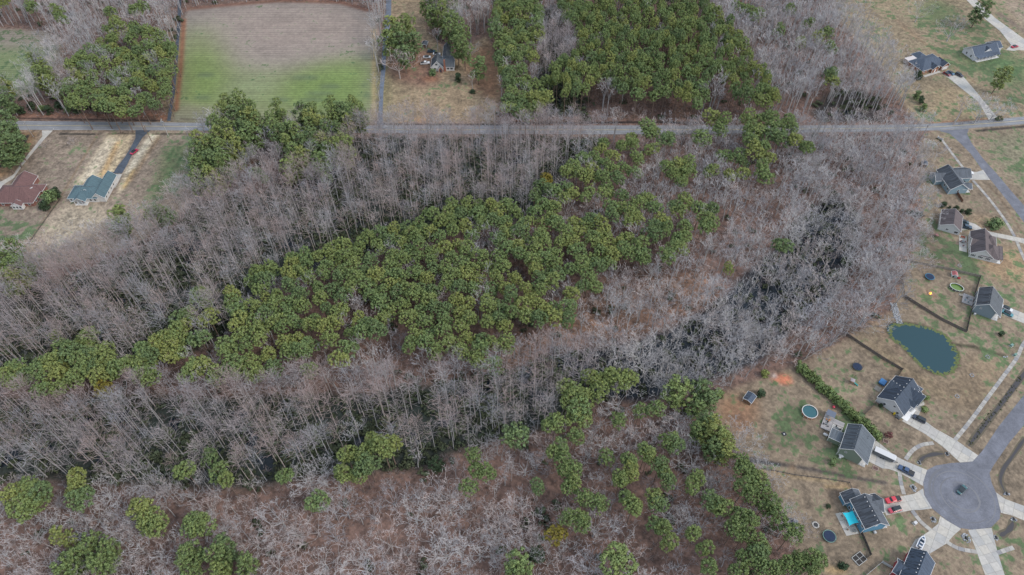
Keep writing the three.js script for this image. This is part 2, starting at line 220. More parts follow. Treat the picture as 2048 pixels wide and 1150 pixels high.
structure(part(scene, 'pond_water', flat(poly(pondPx), 0.05), new THREE.MeshPhysicalMaterial({ color: lin(0.022, 0.056, 0.068), roughness: 0.1, ior: 1.33, bumpMap: bumpFine, bumpScale: 0.006 })));
{ // duckweed and reeds fringing the pond
  const r = rngOf(31), G = [], c = at(1850, 697); const P = poly(pondPx);
  for (let i = 0; i < P.length; i++) { const px = pondPx[2 * i], w = (px > 1895 ? 2.2 : px < 1800 || pondPx[2 * i + 1] > 735 ? 0.9 : 0.1) * (0.25 + 0.8 * r()); for (let k = 0; k < 3; k++) { const t = r() * w, p = P[i], d = Math.hypot(c[0] - p[0], c[1] - p[1]), q = [p[0] + (c[0] - p[0]) / d * t + r() * 1.2, p[1] + (c[1] - p[1]) / d * t + r() * 1.2], ring = []; const s = 0.25 + r() * 0.6; for (let a = 0; a < 7; a++) ring.push([q[0] + Math.cos(a / 7 * 6.283) * s * (0.6 + r() * 0.6), q[1] + Math.sin(a / 7 * 6.283) * s * (0.6 + r() * 0.6)]); G.push(flat(ring, 0.06 + 0.002 * k)); } }
  tag(part(scene, 'duckweed', G, mat(lin(0.1, 0.125, 0.045), { roughness: 1 })), 'yellow-green duckweed fringing the edge of the pond', 'duckweed', null, 'stuff');
}

// ---------------------------------------------------------------- roads, drives and walks
const asphaltTex = (c0, seed) => noiseTex(512, (u, v, i, j) => { const n = fbm(i / 70 + seed, j / 70, 3) - 0.5, f = HT[(i * 131 + j * 7001 + seed) & 65535] - 0.5, s = fbm(i / 8, j / 8, 2) - 0.5; const k = 1 + n * 0.3 + f * 0.16 + s * 0.16; return [c0[0] * k, c0[1] * k, c0[2] * k]; }, true);
const tiled = (t, m) => { t.repeat.set(1 / m, 1 / m); return t; };
const roadMat = mat(0xffffff, { map: tiled(asphaltTex([128, 130, 134], 3), 30), roughness: 0.95 });
const courtMat = mat(0xffffff, { map: tiled(asphaltTex([104, 106, 114], 9), 24), roughness: 0.95 });
const blackMat = mat(0xffffff, { map: tiled(asphaltTex([66, 74, 84], 5), 14), roughness: 0.9 });
const oldDriveMat = mat(0xffffff, { map: tiled(asphaltTex([96, 104, 116], 15), 10), roughness: 0.95 });
const wearMat = mat(lin(0.185, 0.19, 0.2), { roughness: 0.95 }), whiteLine = mat(lin(0.34, 0.34, 0.33)), yellowLine = mat(lin(0.46, 0.36, 0.12));
structure(part(scene, 'road', flat(poly(Z.road), 0.05), roadMat));
{ // markings and wheel tracks of the main road follow its centre line
  const c = along([-60, 249.5, 38, 250.6, 409, 253.6, 704, 258.4, 940, 259.6, 1408, 259.3, 1640, 257.8, 1843, 255, 1950, 248.7, 2120, 235]), n = 90;
  const off = (d, w, y, m, name) => { const L = [], Q = []; for (let i = 0; i <= n; i++) { const p = c.getPointAt(i / n), t = c.getTangentAt(i / n); L.push([p.x + t.z * (d - w / 2), p.z - t.x * (d - w / 2)]); Q.push([p.x + t.z * (d + w / 2), p.z - t.x * (d + w / 2)]); } structure(part(scene, name, flat([...L, ...Q.reverse()], y), m)); };
  for (const d of [-2.55, -0.95, 0.95, 2.55]) off(d, 0.75, 0.058, wearMat, 'road_wear');
  off(-0.16, 0.12, 0.064, yellowLine, 'road_marking'); off(0.16, 0.12, 0.064, yellowLine, 'road_marking'); off(-3.2, 0.12, 0.064, whiteLine, 'road_marking'); off(3.2, 0.12, 0.064, whiteLine, 'road_marking');
}
const scuffLight = mat(lin(0.158, 0.16, 0.172), { roughness: 0.9 }), scuffDark = mat(lin(0.13, 0.132, 0.143), { roughness: 0.9 });
const sideRoad = [1875, 261, 1900, 268, 1918, 284, 1941, 307, 1963, 338, 1984, 363, 2022, 411, 2048, 445, 2110, 530, 2150, 600, 2155, 680, 2110, 740, 2048, 790, 1997, 853, 1966, 900, 1950, 918, 1940, 924, 1903, 926, 1872, 931, 1854, 940, 1846, 962, 1849, 991, 1864, 1017, 1893, 1040.5, 1919, 1056, 1950, 1060, 1982, 1055, 1999, 1038, 2002, 1017, 1992, 986, 1983, 965, 1979, 946, 1987, 931, 2018, 886, 2048, 850, 2140, 775, 2200, 690, 2190, 600, 2140, 515, 2048, 411, 2024, 384, 1993, 347, 1965, 316, 1943, 286, 1934, 268, 1938, 257, 1905, 259];
structure(part(scene, 'side_road', flat(poly(sideRoad), 0.056), courtMat));
structure(part(scene, 'asphalt_drive', flat(poly([334, 242, 341, 242, 350, 185, 357, 102, 362, 34, 363, -10, 355, -10, 355, 34, 350, 102, 343, 185]), 0.046), blackMat));
structure(part(scene, 'asphalt_drive', flat(poly([754, 250, 757, 226, 759, 181, 762, 136, 764, 106, 770, 40, 773, -10, 783, -10, 782, 36, 772, 108, 771, 140, 767, 181, 765, 235, 768, 250]), 0.046), oldDriveMat));
structure(part(scene, 'asphalt_drive', flat(poly([271, 259.6, 302, 259.9, 295, 266, 285, 275, 267, 304, 254, 330, 244, 347, 226, 347, 234, 334, 250, 314, 262, 294, 271, 276]), 0.046), blackMat));
const slabMats = [[0.40, 0.385, 0.35], [0.43, 0.41, 0.375], [0.375, 0.36, 0.335], [0.42, 0.395, 0.35], [0.35, 0.345, 0.33]].map((c, i) => mat(0xffffff, { map: tiled(noiseTex(128, (u, v, a, b) => { const n = 1 + (fbm(a / 22 + i * 9, b / 22, 3) - 0.5) * 0.35 + (HT[(a * 17 + b * 913) & 65535] - 0.5) * 0.12; return c.map((q) => 255 * Math.pow(q * n, 1 / 2.2)); }, true), 5), roughness: 0.95 }));
const jointMat = mat(lin(0.22, 0.21, 0.19));
function slabbed(name, px, cell, dir, thick = 0.1, mats = slabMats) { // concrete poured in bays, joints open between them
  const P = poly(px), g = new THREE.Group(); g.name = numbered(name); structure(g); scene.add(g);
  part(g, 'joint_bed', flat(P, 0.045), jointMat);
  const ca = Math.cos(dir), sa = Math.sin(dir), L = P.map(([x, z]) => [x * ca + z * sa, -x * sa + z * ca]), us = L.map((p) => p[0]), vs = L.map((p) => p[1]);
  const j = 0.03, u0 = Math.min(...us), v0 = Math.min(...vs); let n = 0;
  for (let u = u0; u < Math.max(...us); u += cell) for (let v = v0; v < Math.max(...vs); v += cell) {
    let q = L; const r = [[u + j, v + j], [u + cell - j, v + j], [u + cell - j, v + cell - j], [u + j, v + cell - j]];
    for (let e = 0; e < 4 && q.length > 2; e++) q = clipEdge(q, r[e], r[(e + 1) % 4], 1);
    if (q.length < 3 || Math.abs(THREE.ShapeUtils.area(q.map((p) => new THREE.Vector2(...p)))) < 0.4) continue;
    const w = q.map(([a, b]) => [a * ca - b * sa, a * sa + b * ca]);
    part(g, 'slab', slabGeo(w, 0.03, thick), mats[Math.floor(HT[(n++ * 71 + Math.abs(P[0][0] * 13)) & 65535 | 0] * mats.length)]);
  }
  return g;
}
slabbed('concrete_drive', [1804, 842, 1812, 832, 1847, 803, 1849, 808, 1836, 832, 1870, 857, 1911, 880, 1956, 911, 1945, 923, 1920, 925, 1885, 893, 1850, 868], 3.2, 0.72);
slabbed('concrete_drive', [1747, 877, 1790, 912, 1815, 924, 1854, 940, 1846, 965, 1846, 972, 1800, 946, 1778, 938, 1765, 937, 1733, 921, 1740, 890], 3.2, 0.5);
slabbed('concrete_drive', [1764, 998, 1800, 993, 1828, 988, 1846, 977, 1848, 990, 1864, 1017, 1840, 1020, 1820, 1021, 1772, 1031, 1768, 1018], 3.4, -0.2);
slabbed('concrete_drive', [1880, 1032, 1893, 1041, 1922, 1058, 1908, 1070, 1893, 1087, 1860, 1107, 1838, 1110, 1820, 1098, 1830, 1080, 1856, 1064, 1876, 1048], 3.4, 2.2);
slabbed('concrete_drive', [1936, 1060, 1983, 1056, 1995, 1105, 2009, 1150, 2025, 1200, 1985, 1200, 1970, 1150, 1950, 1095], 3.0, 1.33);
slabbed('concrete_drive', [1992, 985, 2010, 998, 2048, 1012, 2090, 1030, 2090, 1065, 2048, 1041, 2020, 1030, 2002, 1026], 3.2, 0.55);
slabbed('concrete_drive', [2004, 622, 2010, 612, 2023, 617, 2105, 650, 2105, 670, 2048, 647, 2006, 630], 3.2, 0.6);
slabbed('concrete_drive', [1917, 440, 1937, 444, 1950, 448, 1968, 460, 1982, 464, 2026, 473, 2046, 477, 2120, 498, 2120, 510, 2040, 485, 2010, 478, 1990, 474, 1962, 463, 1943, 458, 1917, 461], 3.6, 0.3);
slabbed('concrete_drive', [1931, 342, 1944, 344, 1954, 344, 1966, 340, 1980, 360, 1933, 359, 1924, 364, 1926, 359], 3.6, 0.0);
slabbed('concrete_drive', [1882, 145, 1898, 142, 1927, 154, 1938, 167, 1956, 188, 1979, 217, 1998, 238, 1977, 239, 1956, 203, 1925, 179, 1902, 160], 4.5, 0.9);
slabbed('concrete_drive', [1925, -8, 1945, -8, 1990, 36, 2048, 78, 2075, 92, 2062, 105, 2048, 97, 2028, 102, 2012, 100, 2022, 90, 2000, 62, 1970, 38], 5, 0.95);
slabbed('concrete_drive', [84, 261, 106, 261, 91, 276, 68, 303, 46, 330, 26, 358, 12, 366, 4, 372, 3, 384, -14, 386, -14, 368, 5, 362, 26, 350, 56, 309, 85, 273], 4.2, 2.1, 0.1, slabMats.slice(0, 5).reverse());
slabbed('concrete_apron', [226, 348, 244, 348.5, 236, 366, 230, 376, 214, 372], 3.5, 0.1);
const walkMats = slabMats.map((m, i) => { const q = m.clone(); q.color = lin(0.9 - 0.06 * i, 0.9 - 0.06 * i, 0.9 - 0.05 * i); return q; });
for (const a of [[2120, 610, 2048, 686, 2034, 715, 2008, 751, 1971, 801, 1940, 843, 1909, 881], [1867, 886, 1843, 890, 1825, 901, 1811, 919], [1799, 945, 1802, 967, 1808, 989], [1824, 1021, 1841, 1043, 1862, 1061], [1892, 1083, 1914, 1096, 1954, 1104], [1994, 1106, 2027, 1095], [1884, 280, 1907, 311, 1928, 338], [1946, 361, 1979, 399, 2011, 442, 2029, 473], [2033, 482, 2048, 517, 2090, 590]]) {
  const c = along(a), len = c.getLength(), n = Math.max(2, Math.round(len / 1.9)), g = new THREE.Group(); g.name = numbered('sidewalk'); structure(g); scene.add(g);
  part(g, 'joint_bed', flat(ribbon(c, 1.5, n), 0.05), jointMat);
  for (let i = 0; i < n; i++) { const q = []; for (const [t, s] of [[i / n + 0.02 / n, 1], [(i + 0.96) / n, 1], [(i + 0.96) / n, -1], [i / n + 0.02 / n, -1]]) { const p = c.getPointAt(Math.min(1, t)), d = c.getTangentAt(Math.min(1, t)); q.push([p.x - d.z * 0.72 * s, p.z + d.x * 0.72 * s]); } part(g, 'slab', slabGeo(q, 0.03, 0.11), walkMats[(i * 7 + n) % 5]); }
}
{ // tyre scuffs going round the turning circle
  const c0 = at(1924, 992), r = rngOf(44); for (let k = 0; k < 16; k++) { const rad = 3 + r() * 8.5, a0 = r() * 6.283, sw = 0.7 + r() * 1.8, L = [], Q = []; for (let i = 0; i <= 16; i++) { const a = a0 + sw * i / 16, w = 0.1 + 0.12 * Math.sin(Math.PI * i / 16); L.push([c0[0] + Math.cos(a) * (rad - w), c0[1] + Math.sin(a) * (rad - w)]); Q.push([c0[0] + Math.cos(a) * (rad + w), c0[1] + Math.sin(a) * (rad + w)]); } structure(part(scene, 'road_wear', flat([...L, ...Q.reverse()], 0.0605 + k * 0.0006), k % 3 ? scuffLight : scuffDark)); }
}
// ditches with dark water along the drives
const mudMat = new THREE.MeshPhysicalMaterial({ color: lin(0.04, 0.035, 0.036), roughness: 0.35, bumpMap: bumpFine, bumpScale: 0.03 });
const bankMat = mat(lin(0.1, 0.085, 0.06), { roughness: 1 });
for (const [a, w] of [[[1838, 924, 1847, 915, 1857, 911, 1872, 908, 1888, 908], 1.7], [[1937, 892, 1952, 872, 1971, 848, 2010, 798, 2048, 748, 2075, 715], 2.0], [[2050, 876, 2023, 915, 2006, 940, 2001, 962, 2010, 985], 1.5], [[2000, 1072, 2015, 1062, 2023, 1052, 2026, 1043], 2.0]]) { const c = along(a); structure(part(scene, 'ditch_bank', flat(ribbon(c, (t) => w * (1.25 + 0.18 * Math.sin(t * 9)), 26), 0.045), bankMat)); structure(part(scene, 'ditch_water', flat(ribbon(c, (t) => w * (0.72 + 0.16 * Math.sin(t * 11 + 1)) * Math.min(1, 6 * t * (1 - t) + 0.25), 40), 0.055), mudMat)); }

// ---------------------------------------------------------------- trees: shapes
const barkCol = [0.4, 0.39, 0.385];
function limbGeo(segs, sides) {           // tapered limbs: [ax,ay,az,ra, bx,by,bz,rb, colour]
  const n = segs.length, pos = new Float32Array(n * sides * 6), nor = new Float32Array(n * sides * 6), col = new Float32Array(n * sides * 6), idx = []; let o = 0;
  const d = new THREE.Vector3(), u = new THREE.Vector3(), w = new THREE.Vector3();
  for (const s of segs) {
    d.set(s[4] - s[0], s[5] - s[1], s[6] - s[2]).normalize(); u.set(Math.abs(d.y) > 0.9 ? 1 : 0, Math.abs(d.y) > 0.9 ? 0 : 1, 0).cross(d).normalize(); w.crossVectors(d, u);
    const b = o / 3;
    for (let e = 0; e < 2; e++) for (let k = 0; k < sides; k++) {
      const a = k / sides * 6.2832, nx = u.x * Math.cos(a) + w.x * Math.sin(a), ny = u.y * Math.cos(a) + w.y * Math.sin(a), nz = u.z * Math.cos(a) + w.z * Math.sin(a), r = e ? s[7] : s[3];
      pos[o] = s[e * 4] + nx * r; pos[o + 1] = s[e * 4 + 1] + ny * r; pos[o + 2] = s[e * 4 + 2] + nz * r; nor[o] = nx; nor[o + 1] = ny; nor[o + 2] = nz; col[o] = s[8][0]; col[o + 1] = s[8][1]; col[o + 2] = s[8][2]; o += 3;
    }
    for (let k = 0; k < sides; k++) { const k2 = (k + 1) % sides; idx.push(b + k, b + k2, b + sides + k, b + k2, b + sides + k2, b + sides + k); }
  }
  const g = new THREE.BufferGeometry(); g.setAttribute('position', new THREE.BufferAttribute(pos, 3)); g.setAttribute('normal', new THREE.BufferAttribute(nor, 3)); g.setAttribute('color', new THREE.BufferAttribute(col, 3)); g.setIndex(idx); return g;
}
const V = (x, y, z) => new THREE.Vector3(x, y, z);
function bareTree(seed, o) {               // o: height, fork, limbs, spread, levels, kids, thick, tips
  const r = rngOf(seed), trunk = [], br = [];
  const mixc = (t) => { const k = 0.86 + 0.28 * r(); return [0, 1, 2].map((i) => (barkCol[i] + (o.tips[i] - barkCol[i]) * t) * k); };
  const seg = (list, a, b, ra, rb, t) => list.push([a.x, a.y, a.z, ra, b.x, b.y, b.z, rb, mixc(t)]);
  const bend = (d, amt, lift) => { const q = V(d.x + (r() - 0.5) * amt, d.y + (r() - 0.5) * amt * 0.6 + lift, d.z + (r() - 0.5) * amt); return q.normalize(); };
  function limb(p, d, len, ra, level) {
    const n = level < 2 ? 3 : 2; let q = p.clone(), dir = d.clone(), rad = ra; const pts = [];
    for (let i = 0; i < n; i++) { const e = q.clone().addScaledVector(dir, len / n), rb = Math.max(o.tip, rad * (level === 0 ? 0.78 : 0.7)); seg(br, q, e, rad, rb, level / o.levels); pts.push([e.clone(), dir.clone(), rb]); q = e; rad = rb; dir = bend(dir, 0.45, o.lift); }
    if (level >= o.levels) return;
    const kids = Math.floor(o.kids + r());
    for (let k = 0; k < kids; k++) {
      const [e, dd, rr] = pts[k < 2 ? n - 1 : Math.max(0, n - 1 - Math.floor(r() * 2))], az = r() * 6.283, open = 0.45 + 0.55 * r(), side = V(Math.cos(az), 0.15, Math.sin(az));
      side.addScaledVector(dd, -side.dot(dd)).normalize(); const nd = dd.clone().multiplyScalar(Math.cos(open)).addScaledVector(side, Math.sin(open)); nd.y += o.lift; nd.normalize();
      limb(e, nd, len * (0.55 + 0.25 * r()), rr * 0.72, level + 1);
    }
  }
  let p = V(0, -0.3, 0), rad = o.thick, d = V((r() - 0.5) * 0.06, 1, (r() - 0.5) * 0.06).normalize();
  if (o.leader) {                          // straight swamp tree: one stem, many short side limbs
    const n = 9, pts = []; for (let i = 0; i < n; i++) { const e = p.clone().addScaledVector(d, o.height / n), rb = o.thick * (1 - (i + 1) / n * 0.86); seg(i / n < 0.5 ? trunk : br, p, e, rad, rb, 0.1); pts.push([p.clone(), e.clone(), rb]); p = e; rad = rb; d = bend(d, 0.06, 0.02); }
    for (let k = 0; k < o.limbs; k++) {
      const t = o.fork + (1 - o.fork) * Math.pow((k + r()) / o.limbs, 0.85), i = Math.min(n - 1, Math.floor(t * n)), a = pts[i][0].clone().lerp(pts[i][1], t * n - i), az = k * 2.4 + r(), top = (t - o.fork) / (1 - o.fork);
      const len = o.spread * (0.45 + 0.75 * Math.sin(Math.PI * Math.min(1, 0.18 + top * 0.86))) * (0.7 + 0.6 * r()), el = 0.25 + 0.75 * top + 0.3 * r(); limb(a, V(Math.cos(az) * Math.cos(el), Math.sin(el), Math.sin(az) * Math.cos(el)), len, Math.min(0.055, pts[i][2] * 0.5), o.levels - 1);
    }
  } else {
    const n = 4; for (let i = 0; i < n; i++) { const e = p.clone().addScaledVector(d, o.fork / n), rb = rad * 0.9; seg(trunk, p, e, rad, rb, 0); p = e; rad = rb; d = bend(d, 0.12, 0.05); }
    const H = o.height - o.fork;
    for (let k = 0; k < o.limbs; k++) { const az = k / o.limbs * 6.283 + r() * 0.8, el = k === 0 ? 1.35 : o.rise + (r() - 0.5) * 0.5; limb(p.clone().addScaledVector(V(0, -1, 0), r() * o.fork * 0.3), V(Math.cos(az) * Math.cos(el), Math.sin(el), Math.sin(az) * Math.cos(el)), (k === 0 ? H * 0.42 : o.spread * 0.5) * (0.85 + 0.3 * r()), rad * 0.62, 0); }
  }
  return [limbGeo(trunk, 6), limbGeo(br, 3)];
}
const grey = [0.37, 0.36, 0.37], pinkish = [0.37, 0.32, 0.315], pale = [0.52, 0.505, 0.51];
const SLENDER = Array.from({ length: 7 }, (_, i) => bareTree(100 + i, { height: 23, fork: 0.5 + 0.14 * (i % 3) / 2, limbs: 30, spread: 3.3, levels: 3, kids: 3, thick: 0.2, tip: 0.034, lift: 0.06, tips: i % 3 === 2 ? grey : pinkish, leader: true }));
const TALL = Array.from({ length: 8 }, (_, i) => bareTree(200 + i, { height: 21, fork: 9.5 + (i % 3), limbs: 4 + i % 2, spread: 7, rise: 1.16, levels: 4, kids: 2.2, thick: 0.27, tip: 0.038, lift: 0.17, tips: i % 2 ? grey : pale }));
const BROAD = Array.from({ length: 7 }, (_, i) => bareTree(300 + i, { height: 15, fork: 3.6 + (i % 3) * 0.8, limbs: 7, spread: 9.5, rise: 0.7, levels: 4, kids: 2.4, thick: 0.38, tip: 0.042, lift: 0.09, tips: i % 3 ? pale : grey }));
const SAPLING = Array.from({ length: 4 }, (_, i) => bareTree(400 + i, { height: 7, fork: 1.2, limbs: 5, spread: 4.5, rise: 0.8, levels: 3, kids: 3, thick: 0.09, tip: 0.026, lift: 0.1, tips: pinkish }));
const crownMat = mat(0xffffff, { vertexColors: true, roughness: 1 });

function needles(seed, clumps, per, size, shape) {  // evergreen crown: clumps of needle sprays
  const r = rngOf(seed), pos = [], nor = [], col = [], c = V(), n = V(), t = V(), b = V();
  for (let k = 0; k < clumps; k++) {
    const [cx, cy, cz, cr] = shape(k, r), tone = 0.8 + 0.38 * r(), yel = 0.1 + 0.45 * r();
    for (let i = 0; i < per; i++) {
      const y = 1 - 1.7 * r(), a = r() * 6.283, q = Math.sqrt(Math.max(0, 1 - y * y)); n.set(q * Math.cos(a), y, q * Math.sin(a)); const rr = cr * (0.72 + 0.34 * r());
      c.set(cx + n.x * rr, cy + n.y * rr * 0.85, cz + n.z * rr); t.set(r() - 0.5, r() - 0.5, r() - 0.5).addScaledVector(n, 0.25).normalize(); b.crossVectors(t, n).normalize().addScaledVector(n, 0.5 * (r() - 0.3)).normalize();
      const s = size * (0.7 + 0.6 * r()), w = s * 0.42, f = tone * (0.85 + 0.3 * r()), cc = [f * (0.92 + 0.3 * yel), f * (0.98 + 0.08 * yel), f * (1 - 0.25 * yel)];
      const P = [[-0.5, -1], [0.5, -1], [0, 1]].map(([u, v]) => [c.x + t.x * v * s * 0.5 + b.x * u * w * 2, c.y + t.y * v * s * 0.5 + b.y * u * w * 2, c.z + t.z * v * s * 0.5 + b.z * u * w * 2]);
      const e1 = [P[1][0] - P[0][0], P[1][1] - P[0][1], P[1][2] - P[0][2]], e2 = [P[2][0] - P[0][0], P[2][1] - P[0][1], P[2][2] - P[0][2]];
      if ((e1[1] * e2[2] - e1[2] * e2[1]) * n.x + (e1[2] * e2[0] - e1[0] * e2[2]) * n.y + (e1[0] * e2[1] - e1[1] * e2[0]) * n.z < 0) P.reverse();
      for (const p of P) { pos.push(...p); nor.push(n.x, n.y + 0.55, n.z); col.push(...cc); }
    }
  }
  const g = new THREE.BufferGeometry(); g.setAttribute('position', new THREE.Float32BufferAttribute(pos, 3)); g.setAttribute('normal', new THREE.Float32BufferAttribute(nor, 3)); g.setAttribute('color', new THREE.Float32BufferAttribute(col, 3)); return g;
}
// pine: height 20, crown radius about 3.6, rounded and lumpy
const PINE = Array.from({ length: 8 }, (_, i) => {
  const lobes = 2 + i % 3, R0 = rngOf(900 + i), off = Array.from({ length: lobes }, (_, k) => { const a = k / lobes * 6.283 + R0(), q = lobes === 2 ? 0.9 : 1.35; return [Math.cos(a) * q, R0() * 1.8 - 0.9 - (k ? 0.5 : -0.4), Math.sin(a) * q, 2.25 + 0.5 * R0()]; });
  const crown = needles(500 + i, 150, 42, 0.31, (k, r) => { const L = off[k % lobes], y = 1 - 1.45 * Math.pow(r(), 1.1), a = r() * 6.283, q = Math.sqrt(Math.max(0, 1 - y * y)), rr = L[3] * (0.74 + 0.3 * r()); return [L[0] + Math.cos(a) * q * rr, 15.2 + L[1] * 1.4 + y * rr * 1.25, L[2] + Math.sin(a) * q * rr, 0.32 + 0.24 * r()]; });
  const r = rngOf(700 + i), tr = []; let p = V(0, -0.3, 0); for (let k = 0; k < 6; k++) { const e = V(p.x + (r() - 0.5) * 0.25, 18.4 * (k + 1) / 6, p.z + (r() - 0.5) * 0.25); tr.push([p.x, p.y, p.z, 0.24 - k * 0.035, e.x, e.y, e.z, 0.24 - (k + 1) * 0.035, [0.19, 0.14, 0.11]]); if (k > 2) for (let j = 0; j < 5; j++) { const a = r() * 6.283; tr.push([p.x, p.y + r() * 2, p.z, 0.06, p.x + Math.cos(a) * 2, p.y + 1 + r() * 2, p.z + Math.sin(a) * 2, 0.03, [0.19, 0.14, 0.11]]); } p = e; }
  return [limbGeo(tr, 5), crown];
});
// open-grown pine: clothed well down the stem
const FULL = Array.from({ length: 4 }, (_, i) => {
  const R0 = rngOf(950 + i), lobes = 6, off = Array.from({ length: lobes }, (_, k) => { const a = k * 2.4 + R0(), t = k / (lobes - 1), q = 1.5 * Math.sin(Math.PI * (0.25 + 0.6 * (1 - t))); return [Math.cos(a) * q, 6.2 + t * 10.8, Math.sin(a) * q, 1.75 + 0.9 * Math.sin(Math.PI * (0.15 + 0.75 * (1 - t)))]; });
  const crown = needles(560 + i, 220, 42, 0.32, (k, r) => { const L = off[k % lobes], y = 1 - 1.7 * Math.pow(r(), 1.1), a = r() * 6.283, q = Math.sqrt(Math.max(0, 1 - y * y)), rr = L[3] * (0.7 + 0.34 * r()); return [L[0] + Math.cos(a) * q * rr, L[1] + y * rr * 1.15, L[2] + Math.sin(a) * q * rr, 0.36 + 0.26 * r()]; });
  return [PINE[i][0], crown];
});
// cedar or holly: dense from the ground up, height 6, radius 2
const CEDAR = Array.from({ length: 3 }, (_, i) => [limbGeo([[0, -0.2, 0, 0.14, 0, 4.5, 0, 0.04, [0.15, 0.11, 0.09]]], 5), needles(600 + i, 30, 42, 0.42, (k, r) => { const y = r(), a = r() * 6.283, q = 1.65 * Math.sqrt(r()) * Math.sqrt(1 - 0.8 * y * y); return [Math.cos(a) * q, 0.7 + y * 4.5, Math.sin(a) * q, 0.55 + 0.25 * r()]; })]);
const GREENS = [[0.084, 0.122, 0.05], [0.094, 0.131, 0.051], [0.104, 0.138, 0.052], [0.071, 0.108, 0.05], [0.12, 0.147, 0.052], [0.084, 0.126, 0.054]].map((c) => mat(lin(c[0] * 1.86, c[1] * 1.76, c[2] * 1.66), { vertexColors: true, roughness: 0.9 }));
const YELLOW = mat(lin(0.2, 0.17, 0.03), { vertexColors: true, roughness: 0.9 }), DARK = mat(lin(0.036, 0.062, 0.03), { vertexColors: true, roughness: 0.9 });

// ---------------------------------------------------------------- where the pines stand: [group, label, height, crown radius, x, y, ...] by crown centre in the photograph
const pines = [];                          // {x, z, h, r, label, group, tone}
function stand(label, group, h, r, xy, tone) { for (let i = 0; i < xy.length; i += 2) { const q = h * (0.9 + 0.2 * R()), full = OPEN.test(label), p = at(xy[i], xy[i + 1], q * (full ? 0.66 : 0.76)); pines.push({ x: p[0], z: p[1], h: q, r: r * (1.02 + 0.28 * R()), label, group, tone, full }); } }
const OPEN = /beside the road|second roadside|west end|frame edge|evergreen|farmhouse|north-east houses|concrete drive|ditch and|shed yard|brick house|corner clump|below the meadow|teal-roofed|lawn edge|grass lot/;
const lone = (label, h, r, x, y, tone) => stand(label, null, h, r, [x, y], tone);
stand('tall dark pine of the grove rising beside the road', 'pines of the roadside grove', 25, 4.4, [458, 210, 479, 207, 500, 224, 444, 227, 473, 233, 518, 248, 429, 254, 458, 257, 488, 257, 506, 269, 438, 280, 464, 280, 488, 284, 405, 286, 420, 298, 470, 301, 399, 310, 426, 322, 440, 334, 399, 337, 417, 354, 402, 363, 429, 357, 448, 300, 500, 240, 450, 320, 412, 338]);
stand('green pine in the second roadside grove standing before the crop field', 'pines of the second roadside grove', 23, 4.0, [556, 224, 547, 242, 565, 239, 603, 224, 628, 230, 621, 242, 662, 215, 668, 236, 683, 224, 710, 215, 707, 233, 722, 233, 695, 248, 559, 275, 577, 263, 597, 269, 624, 260, 654, 266, 680, 263, 680, 283, 692, 298, 577, 289, 600, 289, 624, 283, 648, 289, 582, 310, 606, 313, 630, 307, 650, 307, 612, 331, 636, 325, 645, 334, 550, 260, 640, 250, 668, 300, 590, 328]);
lone('round yellow-green pine standing just below the second roadside grove', 20, 4, 578, 337, 2); lone('small yellowish pine below the roadside grove, among pink bare trees', 17, 3, 461, 349, 4); lone('flat-topped green pine between the two roadside groves', 19, 3.4, 513, 347); lone('low green pine leaning out beside the flat-topped one', 17, 2.6, 530, 358, 1);
lone('green pine with a pale bare tree in front of it, below the teal-roofed house', 20, 4.8, 238, 436, 1); lone('dense round pine behind the pale bare tree at the lawn edge', 16, 4.4, 240, 452, 0); lone('broad dark pine between the grass lot and the wet wood', 19, 5, 322, 428, 3); lone('left lobe pine beside the broad dark pine', 17, 4, 308, 424, 2); lone('right-hand pine beside the broad dark pine', 17, 4, 342, 438, 0);
stand('pine at the wood edge below the brick house', 'pines below the brick house', 18, 4.2, [22, 495, 28, 525, 12, 545, 42, 538, 15, 562, 38, 555, 5, 515], 0);
stand('big dark pine beside the road at the frame edge', 'dark pines at the west end of the road', 19, 5.2, [8, 240, 20, 262, 4, 282, 18, 296, 28, 285, 12, 262, 2, 310], 3);
stand('green pine of the loose west strip', 'pines of the west strip', 19, 3.9, [405, 598, 400, 590, 373, 631, 363, 638, 418, 636, 350, 666, 363, 658, 333, 671, 370, 676, 313, 691, 288, 698, 338, 711, 355, 701, 400, 678, 453, 688, 455, 703, 475, 621, 475, 643, 485, 671, 390, 736, 381, 746, 405, 731, 470, 726, 463, 746, 433, 751, 480, 741, 288, 726, 285, 746, 300, 756, 255, 728, 128, 698, 140, 706, 175, 676, 180, 691, 160, 723, 180, 713, 208, 706, 220, 721, 213, 738, 225, 748, 198, 751, 153, 756, 108, 748, 120, 741, 80, 746, 85, 726, 105, 723, 120, 773, 85, 778, 43, 746, 30, 738, 50, 756, 300, 712, 325, 690, 345, 690, 240, 735, 190, 730, 170, 740, 10, 752, 25, 765]);
lone('yellow-leaved tree just below the west strip of pines', 17, 3.4, 206, 778, 9); lone('small round pine alone in the wet wood above the west strip', 12, 2.4, 110, 671, 2);
stand('pine of the road end of the central stand', 'pines of the north end of the central stand', 20, 3.6, [1207, 285, 1199, 300, 1242, 293, 1262, 278, 1264, 290, 1224, 313, 1167, 318, 1189, 318, 1149, 335, 1184, 340, 1209, 328, 1224, 340, 1247, 338, 1182, 355, 1204, 353, 1234, 358, 1134, 343, 1164, 350, 1082, 370, 1099, 380, 1069, 388, 1109, 383, 1132, 378, 1144, 388, 1129, 395, 1174, 390, 1214, 378, 1209, 388, 1244, 393, 1097, 415, 1084, 410, 1109, 413, 1069, 425, 1184, 438, 1174, 448, 1197, 445, 1224, 415, 1224, 433, 1237, 415, 1254, 420, 1257, 438, 1275, 440, 1265, 430, 1277, 408, 1295, 400, 1310, 418, 1275, 318, 1271, 345]);
